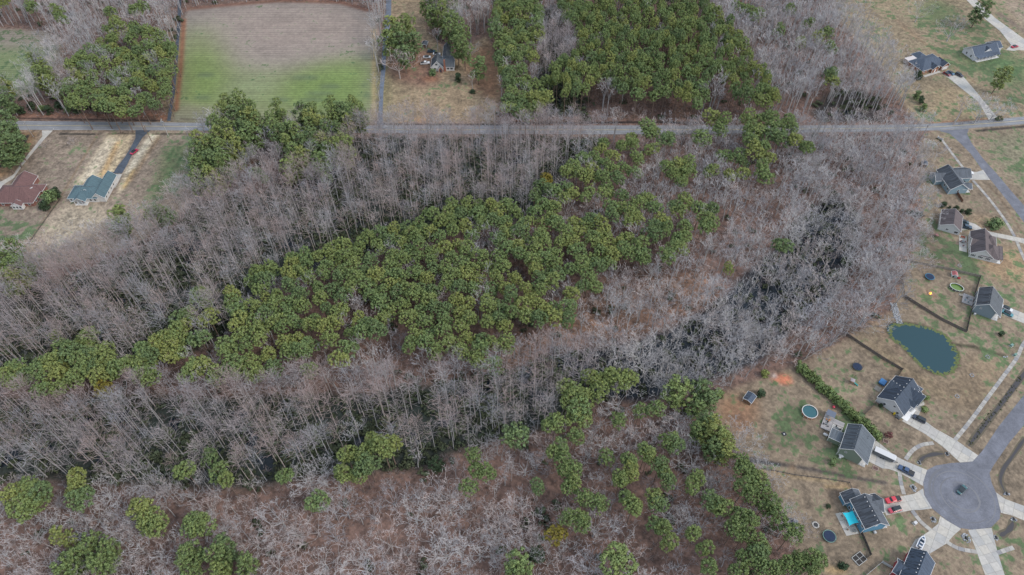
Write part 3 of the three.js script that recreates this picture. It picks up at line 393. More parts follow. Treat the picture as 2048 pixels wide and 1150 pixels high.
lone('pine with a bright yellow top at the edge of the dark wet wood', 21, 3.6, 1093, 356, 9); lone('tall spreading pine standing against the road', 22, 4.6, 1296, 258, 0); lone('smaller pine beside the tall spreading pine, touching the road edge', 19, 3.4, 1304, 268, 1);
lone('dark pine just below the road, right of the tall spreading pine', 21, 4.2, 1334, 280, 3); lone('pine below the road with a pale bare tree to its right', 19, 3.6, 1302, 298, 0); lone('round pine overhanging the road edge, with a bare tree before it', 21, 4.6, 1402, 277, 0);
stand('pine in the tight clump amid pale bare trees', 'pines of the clump amid bare trees', 20, 3.8, [1335, 335, 1355, 332, 1375, 325, 1362, 348, 1346, 345, 1362, 365, 1374, 345], 1);
stand('pine standing apart among pale bare trees', 'scattered pines among pale bare trees', 19, 3.7, [1422, 343, 1447, 313, 1475, 313, 1460, 350, 1485, 348, 1485, 325, 1350, 410, 1360, 420, 1372, 398, 1400, 418, 1427, 415, 1410, 435, 1420, 448, 1412, 455, 1324, 440, 1369, 453, 1357, 478, 1369, 473, 1349, 493, 1362, 498, 1334, 513]);
stand('dark pine in the grove that spills across the road', 'pines of the grove across the road', 23, 4.0, [1423, 235, 1447, 243, 1439, 260, 1494, 235, 1502, 250, 1494, 266, 1525, 239, 1541, 235, 1572, 243, 1548, 254, 1517, 266, 1541, 270, 1564, 278, 1502, 285, 1509, 301, 1525, 297, 1591, 282, 1615, 293, 1533, 317, 1525, 332, 1529, 352, 1580, 255], 0);
lone('round dark pine alone above the flooded wood', 18, 4.4, 1564, 492, 3); lone('narrow yellow-green pine standing alone in the pale bare trees', 19, 2.4, 1457, 537, 4);
stand('pine filling the long dense central stand', 'pines of the central stand', 20, 3.5, [1149, 448, 1159, 465, 1134, 465, 1124, 480, 1082, 473, 1087, 485, 1069, 495, 1037, 493, 1039, 508, 1109, 510, 1089, 518, 1187, 473, 1189, 483, 1204, 463, 1212, 473, 1254, 475, 1237, 485, 1279, 488, 1299, 460, 1314, 455, 1332, 460, 1309, 475, 1207, 493, 1204, 505, 1224, 510, 1242, 500, 1257, 505, 1282, 508, 1289, 515, 1154, 503, 1187, 520, 1052, 445, 1044, 455, 1087, 448, 1104, 438, 1112, 448, 1032, 425]);
stand('near pine in the left foreground clump of three lobes', 'pines of the left near clump', 18, 3.9, [28, 990, 58, 975, 75, 1002, 54, 1020, 40, 1008, 84, 984], 1);
stand('yellow-green pine in the narrow pair beside pale spreading trees', 'narrow near pines', 18, 3.8, [150, 955, 154, 982, 160, 997], 4);
lone('round green pine on the edge of the wet wood, left of a ragged one', 19, 4.4, 370, 940, 1);
stand('ragged pine sprawling at the edge of the wet wood', 'ragged pines of the wet wood edge', 19, 3.4, [419, 916, 438, 944, 453, 960], 0);
stand('pine in the near clump of two tones above the leaf litter', 'two-toned near pines', 18, 3.5, [284, 1018, 297, 1038, 318, 1053, 300, 1050], 2);
stand('dark round pine on the brown leaf litter', 'dark round near pines', 18, 3.7, [391, 1038, 402, 1050, 385, 1052], 0);
lone('thin pine at the far edge of the litter, below the wet wood', 16, 3, 568, 950, 5); stand('pine of the ridge clump in the wet wood', 'pines of the ridge clump', 20, 3.5, [686, 944, 742, 881, 768, 897, 723, 911, 738, 926, 716, 950, 694, 906, 780, 888, 728, 940, 752, 890], 2); lone('hazy green pine alone on the near litter', 15, 4, 634, 1002, 5);
stand('pine of the near foreground thicket at the frame edge', 'near foreground pines', 19, 3.3, [187, 1083, 176, 1109, 150, 1118, 206, 1124, 131, 1139, 381, 1105, 378, 1131, 434, 1113, 449, 1094, 490, 1128, 441, 1139, 127, 1076, 215, 1098], 0);
lone('bright yellow-green pine beside a broad grey bare tree', 19, 4.4, 1030, 872, 4); lone('round pine below the leaning cluster, at the wet wood edge', 18, 4.2, 1109, 848, 1);
stand('big pine in the leaning cluster above the flooded wood', 'pines of the leaning cluster', 21, 4.0, [1180, 752, 1150, 787, 1135, 778, 1168, 797, 1157, 817, 1198, 784, 1222, 752, 1260, 754, 1157, 834, 1205, 760, 1240, 762, 1145, 800], 2);
stand('pine scattered through the near bare wood', 'scattered pines of the near wood', 18, 3.0, [1236, 843, 1279, 821, 1312, 819, 1153, 873, 1120, 896, 1127, 922, 1131, 944, 1213, 914, 1258, 922, 1260, 932, 1243, 959, 1292, 903, 1139, 978, 1168, 997, 1150, 965, 1198, 1008, 1266, 1008, 1250, 995, 1135, 1036, 1165, 1049, 1161, 1034, 1075, 974, 946, 913, 952, 941, 974, 944, 937, 974, 1145, 940, 1110, 905], 0);
lone('bright yellow tree in the near wood', 15, 3.2, 1112, 1068, 9); lone('dark evergreen bush-like pine in the near litter', 9, 2.6, 1075, 1110, 8); lone('small dark evergreen standing on orange litter', 8, 2.6, 873, 929, 8);
lone('big round pine at the frame bottom in the near wood', 18, 5.2, 1236, 1122, 1); lone('pine cut by the frame bottom left of the dark evergreen', 17, 4.4, 1038, 1132, 0);
lone('large round pine between the grey trees and the shed yard', 20, 5.6, 1355, 782, 1); lone('dark pine left of the shed yard', 18, 3.8, 1402, 778, 3); lone('lower dark pine touching the shed yard', 14, 3.6, 1416, 797, 3); lone('small dark pine behind the shed yard edge', 14, 3.4, 1391, 813, 3);
stand('yellow-green pine massed along the edge of the shed yard', 'pines along the shed yard', 20, 3.6, [1406, 843, 1421, 846, 1436, 872, 1432, 896, 1447, 883, 1398, 862, 1415, 868, 1450, 900], 4);
stand('near pine in the strip above the blue house lot', 'pines of the near strip', 19, 3.0, [1350, 888, 1338, 881, 1297, 911, 1260, 945, 1331, 948, 1335, 962, 1320, 930, 1394, 957, 1385, 970, 1241, 956, 1264, 1014, 1308, 997, 1316, 1010, 1432, 1008, 1443, 1014, 1420, 1000, 1387, 1068, 1327, 1057, 1338, 1087, 1312, 1050, 1409, 1098], 1);
stand('pine of the tree line along the yard ditch', 'pines of the ditch tree line', 20, 3.1, [1484, 922, 1488, 941, 1490, 972, 1514, 963, 1523, 976, 1499, 989, 1529, 1008, 1542, 1010, 1555, 1036, 1583, 1066, 1480, 1032, 1492, 1066, 1518, 1090, 1516, 1110, 1492, 1116, 1477, 1139, 1525, 1135, 1548, 1139, 1606, 1122, 1620, 1139, 1594, 1126, 1417, 1135, 1504, 950, 1470, 1055, 1500, 1040, 1630, 1120, 1575, 1130], 0);
stand('tall pine of the big grove behind the road', 'pines of the grove behind the road', 22, 3.7, [1052, 230, 1040, 225, 1070, 220, 1095, 165, 1108, 160, 1150, 160, 1165, 180, 1180, 165, 1245, 180, 1262, 170, 1275, 190, 1310, 190, 1330, 185, 1390, 190, 1400, 175, 1380, 165, 1395, 205]);
stand('dark pine behind the farmhouse', 'pines behind the farmhouse', 23, 4.4, [870, 5, 885, 25, 905, 12, 912, 45, 925, 70, 915, 92, 902, 60, 890, 45, 928, 95, 850, 5, 865, 30], 0);
lone('tall pine with bare limbs below it, right of the farmhouse', 20, 4.6, 955, 132, 5); stand('huge dark evergreen lobed tree beside the farm drive', 'evergreen cluster beside the farm drive', 22, 5.2, [785, 52, 815, 48, 800, 82, 775, 80, 826, 82, 808, 108, 795, 65], 3);
stand('pine in the grey wood of the north-east', 'scattered pines of the grey wood', 21, 3.8, [1579, 20, 1558, 61, 1617, 47, 1601, 84, 1637, 75, 1653, 66, 1662, 95, 1662, 145, 1665, 162, 1475, 14, 1495, 22, 1518, 25, 1509, 36, 1660, 152], 0);
stand('pine in the corner clump west of the crop field', 'pines of the corner clump', 19, 4.0, [70, 118, 85, 135, 100, 152, 76, 150, 105, 172, 92, 165], 2); stand('pine in the far woods north of the meadow', 'pines of the far woods', 21, 3.8, [115, 22, 220, 25, 230, 45, 285, 15, 270, 22, 60, 10, 10, 5, 65, 15, 125, 40, 218, 60], 0); stand('pine at the frame edge below the meadow', 'pines below the meadow', 18, 4, [0, 158, 10, 172, 4, 192, 14, 205], 3);
lone('open-branched dark pine between the two north-east houses', 17, 5, 2005, 152, 3); lone('big dark pine by the far concrete drive', 20, 6, 1963, 18, 3);
function fill(label, group, h, r, gap, area, holes = []) { // close stands: evenly crowded crowns inside an outline, with gaps where bare trees stand
  const P = poly(area, h * 0.76), xs = P.map((p) => p[0]), zs = P.map((p) => p[1]), f = P.flat(), grid = [];
  for (let tries = 0; tries < 9000; tries++) {
    const x = Math.min(...xs) + R() * (Math.max(...xs) - Math.min(...xs)), z = Math.min(...zs) + R() * (Math.max(...zs) - Math.min(...zs)); if (!inside(x, z, f)) continue;
    const p = toPx(x, h * 0.76, z); if (holes.some((q) => Math.hypot(p[0] - q[0], p[1] - q[1]) < q[2])) continue;
    if (pines.some((q) => Math.abs(q.x - x) < gap && Math.abs(q.z - z) < gap && Math.hypot(q.x - x, q.z - z) < gap * 0.93)) continue;
    pines.push({ x, z, h: h * (0.86 + 0.26 * R()), r: r * (1.0 + 0.36 * R()), label, group });
  }
}
fill('pine filling the long dense central stand', 'pines of the central stand', 20, 3.4, 5.3, [455, 605, 490, 545, 530, 533, 600, 508, 640, 500, 700, 488, 740, 470, 790, 452, 830, 440, 880, 428, 905, 412, 950, 410, 1010, 405, 1055, 420, 1060, 480, 1130, 480, 1190, 480, 1290, 480, 1300, 505, 1240, 520, 1190, 540, 1205, 560, 1150, 600, 1150, 650, 1085, 645, 1040, 640, 1020, 680, 985, 735, 955, 730, 900, 697, 815, 716, 800, 690, 845, 660, 790, 640, 750, 668, 695, 690, 690, 735, 620, 745, 600, 712, 540, 740, 520, 760, 455, 745], [[983, 466, 18], [835, 526, 15], [845, 506, 12], [763, 523, 14], [965, 495, 20], [985, 500, 18], [1035, 530, 22], [1140, 513, 18], [1175, 505, 16], [1140, 555, 20], [1115, 585, 18], [1053, 565, 12], [1070, 625, 16], [713, 605, 16], [733, 622, 20], [895, 592, 18], [820, 628, 13], [800, 645, 16], [785, 670, 26], [848, 668, 9], [550, 570, 9], [493, 595, 22], [640, 715, 30], [560, 715, 22], [500, 730, 14]]);
fill('tall pine of the big grove behind the road', 'pines of the grove behind the road', 25, 2.9, 5.0, [1110, 20, 1130, -20, 1400, -20, 1450, 50, 1480, 70, 1500, 110, 1530, 150, 1560, 195, 1520, 212, 1480, 195, 1460, 160, 1440, 140, 1412, 185, 1390, 195, 1340, 185, 1250, 185, 1215, 160, 1190, 150, 1160, 180, 1130, 185, 1095, 165, 1110, 130, 1150, 100, 1150, 60], [[1240, 10, 14], [1300, 60, 12], [1350, 30, 10], [1440, 95, 16], [1200, 85, 10], [1480, 110, 12], [1420, 60, 9], [1505, 160, 12], [1170, 120, 12], [1335, 120, 9], [1270, 130, 9]]);
fill('pine in the grove between the farm yard and the dark wood', 'pines east of the farm yard', 23, 3.8, 6.2, [985, 50, 1000, -15, 1080, -15, 1082, 60, 1070, 110, 1055, 140, 1090, 190, 1090, 225, 1040, 232, 1012, 225, 1020, 180, 1003, 130]);
fill('pine in the grove west of the crop field', 'pines west of the crop field', 20, 3.8, 6.4, [148, 110, 200, 80, 225, 45, 245, 60, 300, 48, 335, 80, 345, 110, 335, 150, 330, 190, 322, 212, 240, 222, 155, 220, 130, 178, 140, 140], [[205, 150, 14], [230, 190, 10]]);
const evergreens = [];                     // rounded cedars, hollies and clipped bushes
const bush = (label, h, r, x, y, m = DARK, group) => { const p = at(x, y, h * 0.45); evergreens.push({ x: p[0], z: p[1], h, r, label, m, group }); };
bush('dark round cedar close beside the brick-red house', 9, 4.4, 98, 393, GREENS[3]); bush('smaller cedar lobe beside the brick house cedar', 7, 2.6, 112, 386, DARK); bush('low cedar below the brick house cedar', 6, 2.8, 88, 412, DARK);
bush('round evergreen bush before the farmhouse gable', 4, 2.6, 865, 144, GREENS[3]); bush('dark cedar right of the farmhouse lawn', 6, 2.6, 917, 155); bush('low shrub at the foot of the bare lawn tree', 2, 2, 945, 183, DARK);
bush('dark holly left of the navy-roofed brick house', 6, 2.8, 1837, 150); bush('holly below the brick house by the lot edge', 6, 2.4, 1834, 190, GREENS[3]); bush('holly above the road at the lot corner', 5, 2.2, 1848, 215, GREENS[0]); bush('tall holly between the two lot hollies', 6, 2.2, 1843, 200, DARK);
bush('leftmost cone cedar in the row above the garage', 3.6, 1.7, 1888, 410); bush('tiny cedar between the first two cone cedars', 1.8, 0.9, 1899, 415); bush('second large cone cedar in the row above the garage', 3.6, 1.6, 1912, 417); bush('small cedar between the two right cone cedars', 2.4, 1.2, 1923, 422); bush('rightmost cone cedar in the row above the garage', 3.4, 1.9, 1937, 423);
bush('broad round evergreen on the lawn by the shared drive', 5, 4.0, 1991, 447, GREENS[3]); bush('round clipped bush beside the shed', 3, 2.2, 1521, 787, DARK); bush('yellow-green bush under the grey trees beside the bare red soil', 4, 2.0, 1530, 747, GREENS[4]); bush('low green bush at the left end of the shed yard', 2.4, 2.4, 1438, 785, GREENS[0]);
bush('dark bush below the pond fence', 2.2, 1.5, 2004, 668); bush('tiny dark bush on the blue house lawn', 1.6, 1.0, 1657, 1012); bush('round dark bush near the raised bed', 3, 1.9, 1687, 1132); bush('shrub beside the green house gable', 3, 1.7, 1667, 924, GREENS[3]); bush('dark shrub against the white house wall', 2.2, 1.0, 1762, 811);
bush('green shrub beside the black-roofed house walk', 2, 1.6, 1853, 795, GREENS[0]); bush('green shrub below the one beside the walk', 2, 1.7, 1850, 818, GREENS[0]); bush('dark holly at the wood edge near the corner lot', 3, 1.6, 1808, 306, DARK);
for (let i = 0; i < 13; i++) { const u = i / 12; bush('dark shrub in the evergreen row along the road verge', 4.5 + 1.5 * R(), 2.6, 22 + u * 225 + 6 * R(), 216 + 5 * Math.sin(i * 2.1), i % 3 ? DARK : GREENS[3], 'evergreen shrubs along the road verge'); }

// ---------------------------------------------------------------- bare trees over the rest of the woods
const bares = [];
const clear = [Z.westYard, Z.field, Z.farmYard, Z.nwField, Z.neYard, Z.eastYard];
const pineCell = new Map(); for (const p of pines) { const k = Math.floor(p.x / 8) + ',' + Math.floor(p.z / 8); (pineCell.get(k) ?? pineCell.set(k, []).get(k)).push(p); }
const nearPine = (x, z, d) => { for (let i = -1; i <= 1; i++) for (let j = -1; j <= 1; j++) for (const p of pineCell.get((Math.floor(x / 8) + i) + ',' + (Math.floor(z / 8) + j)) ?? []) if (Math.hypot(p.x - x, p.z - z) < d) return true; return false; };
const wet = (px, py) => inside(px, py, Z.swampA) ? 'A' : inside(px, py, Z.swampB) ? 'B' : inside(px, py, Z.swampC) ? 'C' : inside(px, py, Z.swampD) ? 'D' : inside(px, py, Z.swampE) ? 'E' : '';
function zoneOf(px, py) {
  if (clear.some((q) => inside(px, py, q))) return null;
  if (py > 232 && py < 275 && px < 1900) return py < 244 || py > 270 ? (px > 700 ? 'verge' : null) : null;
  const w = wet(px, py); if (w) return w;
  if (py < 240) return px > 1400 ? 'NE' : 'N';
  if (px > 1560 && py < 740) return 'edge';
  if (py > 250 && px > 960 && py < 760 && py < 1400 - px * 0.5) return 'mid';
  if (px > 930 && py < 770) return 'mid';
  if (py < 700 && px < 520) return 'west';
  if (py > 820) return 'near';
  return 'mid';
}
const SPEC = { A: [5.2, SLENDER, 1, 0.2], B: [5.3, SLENDER, 0.95, 0.3], C: [5.4, TALL, 0.74, 0.3], D: [5, TALL, 1, 0.3], E: [5.4, SLENDER, 1, 0.2], verge: [7, SAPLING, 1.2, 0.4], N: [5.8, TALL, 1.05, 0.25], NE: [5.3, TALL, 1.1, 0.25], edge: [5.4, TALL, 0.95, 0.35], mid: [5.5, TALL, 0.88, 0.3], west: [5.6, TALL, 1.0, 0.3], near: [6.2, BROAD, 0.82, 0.5] };
for (let z = -545; z < -60; z += 4.3) for (let x = -400; x < 400; x += 4.3) {
  const bx = x + (R() - 0.5) * 3.8, bz = z + (R() - 0.5) * 3.8, [px, py] = toPx(bx, 0, bz), keep = R();
  if (px < -130 || px > 2180 || py > 1300) continue;
  const zn = zoneOf(px, py); if (!zn) continue; const [gap, forms, s, vary] = SPEC[zn];
  if (keep > (4.3 * 4.3) / (gap * gap) || nearPine(bx, bz, zn === 'near' ? 3.6 : 3.8)) continue;
  let form = forms, k = s; const q = R(); if (zn === 'near' && q < 0.35) { form = TALL; k = 0.6; } if ((zn === 'edge' || zn === 'C') && q < 0.3) { form = BROAD; k = 1; } if (zn === 'mid' && q < 0.2) { form = BROAD; k = 0.8; } if ((zn === 'B' || zn === 'A') && q < 0.1) { form = TALL; k = 0.9; }
  bares.push({ x: bx, z: bz, form, v: Math.floor(R() * form.length), s: k * (1 - vary / 2 + vary * R()), zn, px, py, tint: zn === 'A' || zn === 'B' ? 0 : 1, turn: R() * 6.283, c: R() });
}
const bareAt = (label, x, y, h, form, s, tint = 1) => { const p = at(x, y, h); bares.push({ x: p[0], z: p[1], form, v: Math.floor(R() * form.length), s, zn: 'lone', label, tint, turn: R() * 6.283, c: R(), big: true }); };
bareAt('spreading bare tree beside the farm drive', 798, 140, 6, BROAD, 1.25); bareAt('bare reddish tree behind the farmhouse', 874, 78, 9, TALL, 0.9); bareAt('bare lawn tree below the tall pine by the farmhouse', 945, 168, 5, TALL, 0.7); bareAt('bare tree between the farmhouse pines', 938, 95, 9, BROAD, 0.8);
bareAt('wide grey bare tree above the navy-roofed brick house', 1905, 60, 8, BROAD, 1.2); bareAt('grey bare tree at the top of the north-east green', 1840, 22, 8, BROAD, 1.1); bareAt('small bare lawn tree in the brown lot by the concrete drive', 88, 290, 2, SAPLING, 0.85); bareAt('grey twiggy lawn tree in the middle of the brown lot', 146, 284, 2.5, SAPLING, 0.95);
bareAt('pale bare tree standing in front of the dense round pine', 252, 475, 13, TALL, 0.85); bareAt('small reddish tree on the corner lot lawn', 1888, 300, 2, SAPLING, 0.7, 0); bareAt('big pale bare tree on the edge of the near yard', 1240, 800, 9, BROAD, 1.1); bareAt('fan-shaped bare tree below the second roadside grove', 668, 325, 14, TALL, 1.15);
for (const [x, y] of [[738, 20], [742, 45], [746, 70], [742, 95], [750, 110], [745, 5], [758, 30]]) { bareAt('grey bare tree in the row between the crop field and the farm drive', x, y, 8, TALL, 0.8); bares[bares.length - 1].group = 'bare trees between field and farm drive'; }
for (let i = 0; i < 26; i++) { const p = at(372 + i * 14.5, 8 - 14 * Math.sin(i / 26 * 3) + 4 * R(), 0); bares.push({ x: p[0], z: p[1], form: TALL, v: i % 6, s: 0.75, zn: 'N', px: 400, py: 5, tint: 1, turn: R() * 6, c: R() }); }

// build them: the three hundred that show largest of each kind one by one, the rest as the woods behind
const depth = (x, z) => -z * CP + ALT * SP;
const inFrame = (x, h, z) => { const p = toPx(x, h, z); return p[0] > -5 && p[0] < 2053 && p[1] > -5 && p[1] < 1155; };
const toneOf = (p, i) => p.tone === 9 ? YELLOW : p.tone === 8 ? DARK : GREENS[p.tone !== undefined && R() < 0.65 ? p.tone : Math.floor(R() * 6)];
const TOP = 290;
const ONES = ['', 'first', 'second', 'third', 'fourth', 'fifth', 'sixth', 'seventh', 'eighth', 'ninth', 'tenth', 'eleventh', 'twelfth', 'thirteenth', 'fourteenth', 'fifteenth', 'sixteenth', 'seventeenth', 'eighteenth', 'nineteenth'], TENS = { 20: ['twentieth', 'twenty'], 30: ['thirtieth', 'thirty'], 40: ['fortieth', 'forty'], 50: ['fiftieth', 'fifty'], 60: ['sixtieth', 'sixty'], 70: ['seventieth', 'seventy'] };
const ordinal = (n) => n < 20 ? ONES[n] : n % 10 ? TENS[n - n % 10][1] + '-' + ONES[n % 10] : TENS[n][0];
function spread(list, l) { // large masses: say which part of the mass
  const xs = l.map((i) => toPx(list[i].x, (list[i].h ?? 20) * 0.7, list[i].z)[0]).sort((a, b) => a - b), n = Math.min(6, Math.ceil(l.length / 22)); if (n < 2) return;
  const names = n === 2 ? ['left half', 'right half'] : n === 3 ? ['left end', 'middle', 'right end'] : n === 4 ? ['left end', 'left middle', 'right middle', 'right end'] : n === 5 ? ['left end', 'left middle', 'middle', 'right middle', 'right end'] : ['far left end', 'left part', 'left middle', 'right middle', 'right part', 'far right end'];
  for (const i of l) { const x = toPx(list[i].x, (list[i].h ?? 20) * 0.7, list[i].z)[0], k = Math.min(n - 1, Math.floor(xs.indexOf(x) / xs.length * n)); list[i].label += ', ' + names[k]; list[i].group += ', ' + names[k]; }
}
function countOff(list, solo) { // members of a group that all stand alone are told apart by their order from the left
  const by = new Map(); list.forEach((p, i) => { if (p.group && inFrame(p.x, p.h * 0.7, p.z)) (by.get(p.group) ?? by.set(p.group, []).get(p.group)).push(i); });
  for (const l of by.values()) if (!(l.length < 78 && l.every((i) => solo.has(i)))) spread(list, l); else if (l.length < 78 && l.every((i) => solo.has(i))) l.sort((a, b) => toPx(list[a].x, list[a].h * 0.76, list[a].z)[0] - toPx(list[b].x, list[b].h * 0.76, list[b].z)[0]).forEach((i, k) => { list[i].label += k === l.length - 1 && k ? ', rightmost' : k ? `, ${ordinal(k + 1)} from the left` : ', leftmost'; });
}
function ranked(list, key, mid) { return list.map((p, i) => [i, inFrame(p.x, mid(p), p.z) ? (p.big || (p.label && !p.group) ? 1000 : 0) + key(p) / depth(p.x, p.z) : -1]).sort((a, b) => b[1] - a[1]).slice(0, TOP).filter((e) => e[1] > 0).map((e) => e[0]); }
const M4 = new THREE.Matrix4(), Q4 = new THREE.Quaternion(), UPV = V(0, 1, 0);
{
  const solo = new Set(ranked(pines, (p) => p.r, (p) => p.h * 0.7)), ALL = [...PINE, ...FULL], rest = ALL.map(() => []), protos = new Map(); countOff(pines, solo);
  pines.forEach((p, i) => {
    const v = p.full ? PINE.length + Math.floor(R() * FULL.length) : Math.floor(R() * PINE.length), m = toneOf(p, i), turn = R() * 6.283, sc = [p.r / 3.75, p.h / 20, p.r / 3.75];
    if (!solo.has(i)) { rest[v].push([p, turn, sc, m.color]); return; }
    const key = v + ':' + m.uuid; let t = protos.get(key);
    if (!t) { t = thing('pine_tree', p.label, 'pine tree'); part(t, 'trunk', ALL[v][0], crownMat); part(t, 'crown', ALL[v][1], m); protos.set(key, t); }
    else { t = t.clone(); t.name = numbered('pine_tree'); scene.add(t); }
    t.userData = { label: p.label, category: 'pine tree' }; if (p.group) t.userData.group = p.group;
    t.position.set(p.x, 0, p.z); t.rotation.y = turn; t.scale.set(...sc);
  });
  const g = new THREE.Group(); g.name = 'pine_woods'; tag(g, 'the other green pines of the stands, reading as one mass', 'pine woods', null, 'stuff'); scene.add(g);
  const white = mat(0xffffff, { vertexColors: true, roughness: 0.9 });
  rest.forEach((list, v) => { if (!list.length) return; for (const [w, name, m] of [[0, 'trunks', crownMat], [1, 'crowns', white]]) { const im = new THREE.InstancedMesh(ALL[v][w], m, list.length); im.name = name; im.castShadow = im.receiveShadow = true; list.forEach(([p, turn, sc, c], k) => { im.setMatrixAt(k, M4.compose(V(p.x, 0, p.z), Q4.setFromAxisAngle(UPV, turn), V(...sc))); im.setColorAt(k, w ? c : new THREE.Color(1, 1, 1)); }); g.add(im); } });
}
evergreens.forEach((e, i) => { const v = CEDAR[i % 3], t = thing('evergreen_shrub', e.label, 'evergreen shrub', e.x, 0, e.z, R() * 6, e.group); part(t, 'trunk', v[0], crownMat); part(t, 'crown', v[1], e.m); t.scale.set(e.r / 2, e.h / 6, e.r / 2); });
{
  const where = { A: ['slender pinkish bare tree in the wet wood below the road', 'slender bare trees of the upper wet wood'], B: ['slender bare tree in the lower wet wood', 'slender bare trees of the lower wet wood'], C: ['pale bare tree standing in the dark flooded wood', 'bare trees of the flooded wood'], D: ['bare tree over the dark pool beyond the road', 'bare trees over the far pool'], E: ['slender bare tree in the wet hollow behind the road', 'bare trees of the wet hollow'], verge: ['small bare tree on the road verge', 'bare trees of the road verge'], N: ['grey bare tree in the far woods', 'bare trees of the far woods'], NE: ['blue-grey bare tree in the wood beyond the road', 'bare trees of the grey wood'], edge: ['tangled grey bare tree at the east wood edge', 'bare trees of the east wood edge'], mid: ['pale bare tree on reddish litter beside the central stand', 'pale bare trees beside the central stand'], west: ['bare tree at the west wood edge', 'bare trees of the west wood edge'], near: ['spreading pale bare tree over the near brown litter', 'spreading bare trees of the near wood'] };
  const size = (b) => b.form === BROAD ? 6 * b.s : b.form === TALL ? 4.2 * b.s : 3 * b.s;
  const solo = new Set(ranked(bares, size, (b) => 10)), protos = new Map(), rest = new Map(), byZone = new Map();
  bares.forEach((b, i) => { if (!solo.has(i) || b.label) return; [b.label, b.group] = where[b.zn]; (byZone.get(b.zn) ?? byZone.set(b.zn, []).get(b.zn)).push(i); });
  for (const l of byZone.values()) spread(bares, l);
  const tints = [lin(1, 1, 1), lin(0.86, 0.87, 0.9), lin(1.1, 1.08, 1.05), lin(1.02, 0.92, 0.87)], tintMats = tints.map((c) => mat(c, { vertexColors: true, roughness: 1 }));
  bares.forEach((b, i) => {
    const ti = b.tint ? (b.c < 0.32 ? 0 : b.c < 0.55 ? 1 : b.c < 0.82 ? 2 : 3) : (b.c < 0.34 ? 0 : b.c < 0.55 ? 1 : 3), g = b.form[b.v];
    if (!solo.has(i)) { const l = rest.get(g) ?? rest.set(g, []).get(g); l.push([b, tints[ti]]); return; }
    const lab = b.label, grp = b.group;
    const key = g[1].uuid + ti; let t = protos.get(key);
    if (!t) { t = thing('bare_tree', lab, 'bare tree'); part(t, 'trunk', g[0], tintMats[ti]); part(t, 'branches', g[1], tintMats[ti]); protos.set(key, t); } else { t = t.clone(); t.name = numbered('bare_tree'); scene.add(t); }
    t.userData = { label: lab, category: 'bare tree' }; if (grp) t.userData.group = grp;
    t.position.set(b.x, 0, b.z); t.rotation.y = b.turn; t.scale.setScalar(b.s);
  });
  const G = new THREE.Group(); G.name = 'bare_woods'; tag(G, 'the other leafless grey trees of the woods, reading as one mass', 'bare woods', null, 'stuff'); scene.add(G);
  for (const [g, list] of rest) for (const w of [0, 1]) { const im = new THREE.InstancedMesh(g[w], crownMat, list.length); im.name = w ? 'branches' : 'trunks'; im.castShadow = im.receiveShadow = true; list.forEach(([b, c], k) => { im.setMatrixAt(k, M4.compose(V(b.x, 0, b.z), Q4.setFromAxisAngle(UPV, b.turn), V(b.s, b.s, b.s))); im.setColorAt(k, c); }); G.add(im); }
}
{ // undergrowth: green thickets in the wet woods, brown brush on the litter
  const brushGeo = [0, 1, 2].map((i) => bareTree(800 + i, { height: 2.2, fork: 0.2, limbs: 9, spread: 2.4, rise: 0.9, levels: 1, kids: 3, thick: 0.03, tip: 0.018, lift: 0.1, tips: [0.24, 0.17, 0.155] })[1]);
  const greenGeo = [0, 1, 2].map((i) => needles(820 + i, 9, 18, 0.5, (k, r) => { const a = r() * 6.283, q = 1.2 * Math.sqrt(r()); return [Math.cos(a) * q, 0.4 + r() * 1.1, Math.sin(a) * q, 0.5]; }));
  const lists = [[], [], [], [], [], []];
  for (let z = -540; z < -62; z += 2.7) for (let x = -390; x < 390; x += 2.7) {
    const bx = x + R() * 2.6, bz = z + R() * 2.6, [px, py] = toPx(bx, 0, bz), k = R(), v = Math.floor(R() * 3), s = 0.6 + 0.8 * R(), f = fbm(bx / 14 + 7, bz / 14, 2); if (px < -60 || px > 2110 || py > 1230 || py < -60) continue;
    const zn = zoneOf(px, py); if (!zn) continue;
    const green = zn === 'A' || zn === 'B' || zn === 'E' ? 0.62 : zn === 'C' || zn === 'D' ? 0.3 : 0.03, br = zn === 'A' || zn === 'B' || zn === 'C' || zn === 'D' ? 0.25 : zn === 'near' ? 0.8 : 0.65;
    if (k < green * (f > 0.45 ? 1.5 : 0.5)) lists[v].push([bx, bz, s]); else if (k > 1 - br * (f > 0.42 ? 1.3 : 0.6)) lists[3 + v].push([bx, bz, s]);
  }
  for (const [name, label, from, m] of [['undergrowth', 'dark green thicket carpeting the wet woods', 0, mat(lin(0.062, 0.078, 0.046), { vertexColors: true, roughness: 1 })], ['brush', 'low reddish-brown leafless brush over the woodland floor', 3, crownMat]]) {
    const G = new THREE.Group(); G.name = name; tag(G, label, name, null, 'stuff'); scene.add(G);
    for (let v = 0; v < 3; v++) { const L = lists[from + v], im = new THREE.InstancedMesh(from ? brushGeo[v] : greenGeo[v], m, L.length); im.name = from ? 'twigs' : 'leaves'; im.castShadow = im.receiveShadow = true; L.forEach(([x, z, s], k) => { im.setMatrixAt(k, M4.compose(V(x, 0, z), Q4.setFromAxisAngle(UPV, (x * 13 + z) % 6.28), V(s * 1.2, s, s * 1.2))); const c = 0.75 + 0.5 * HT[(k * 37) & 65535]; im.setColorAt(k, lin(c, c, c)); }); G.add(im); }
  }
}

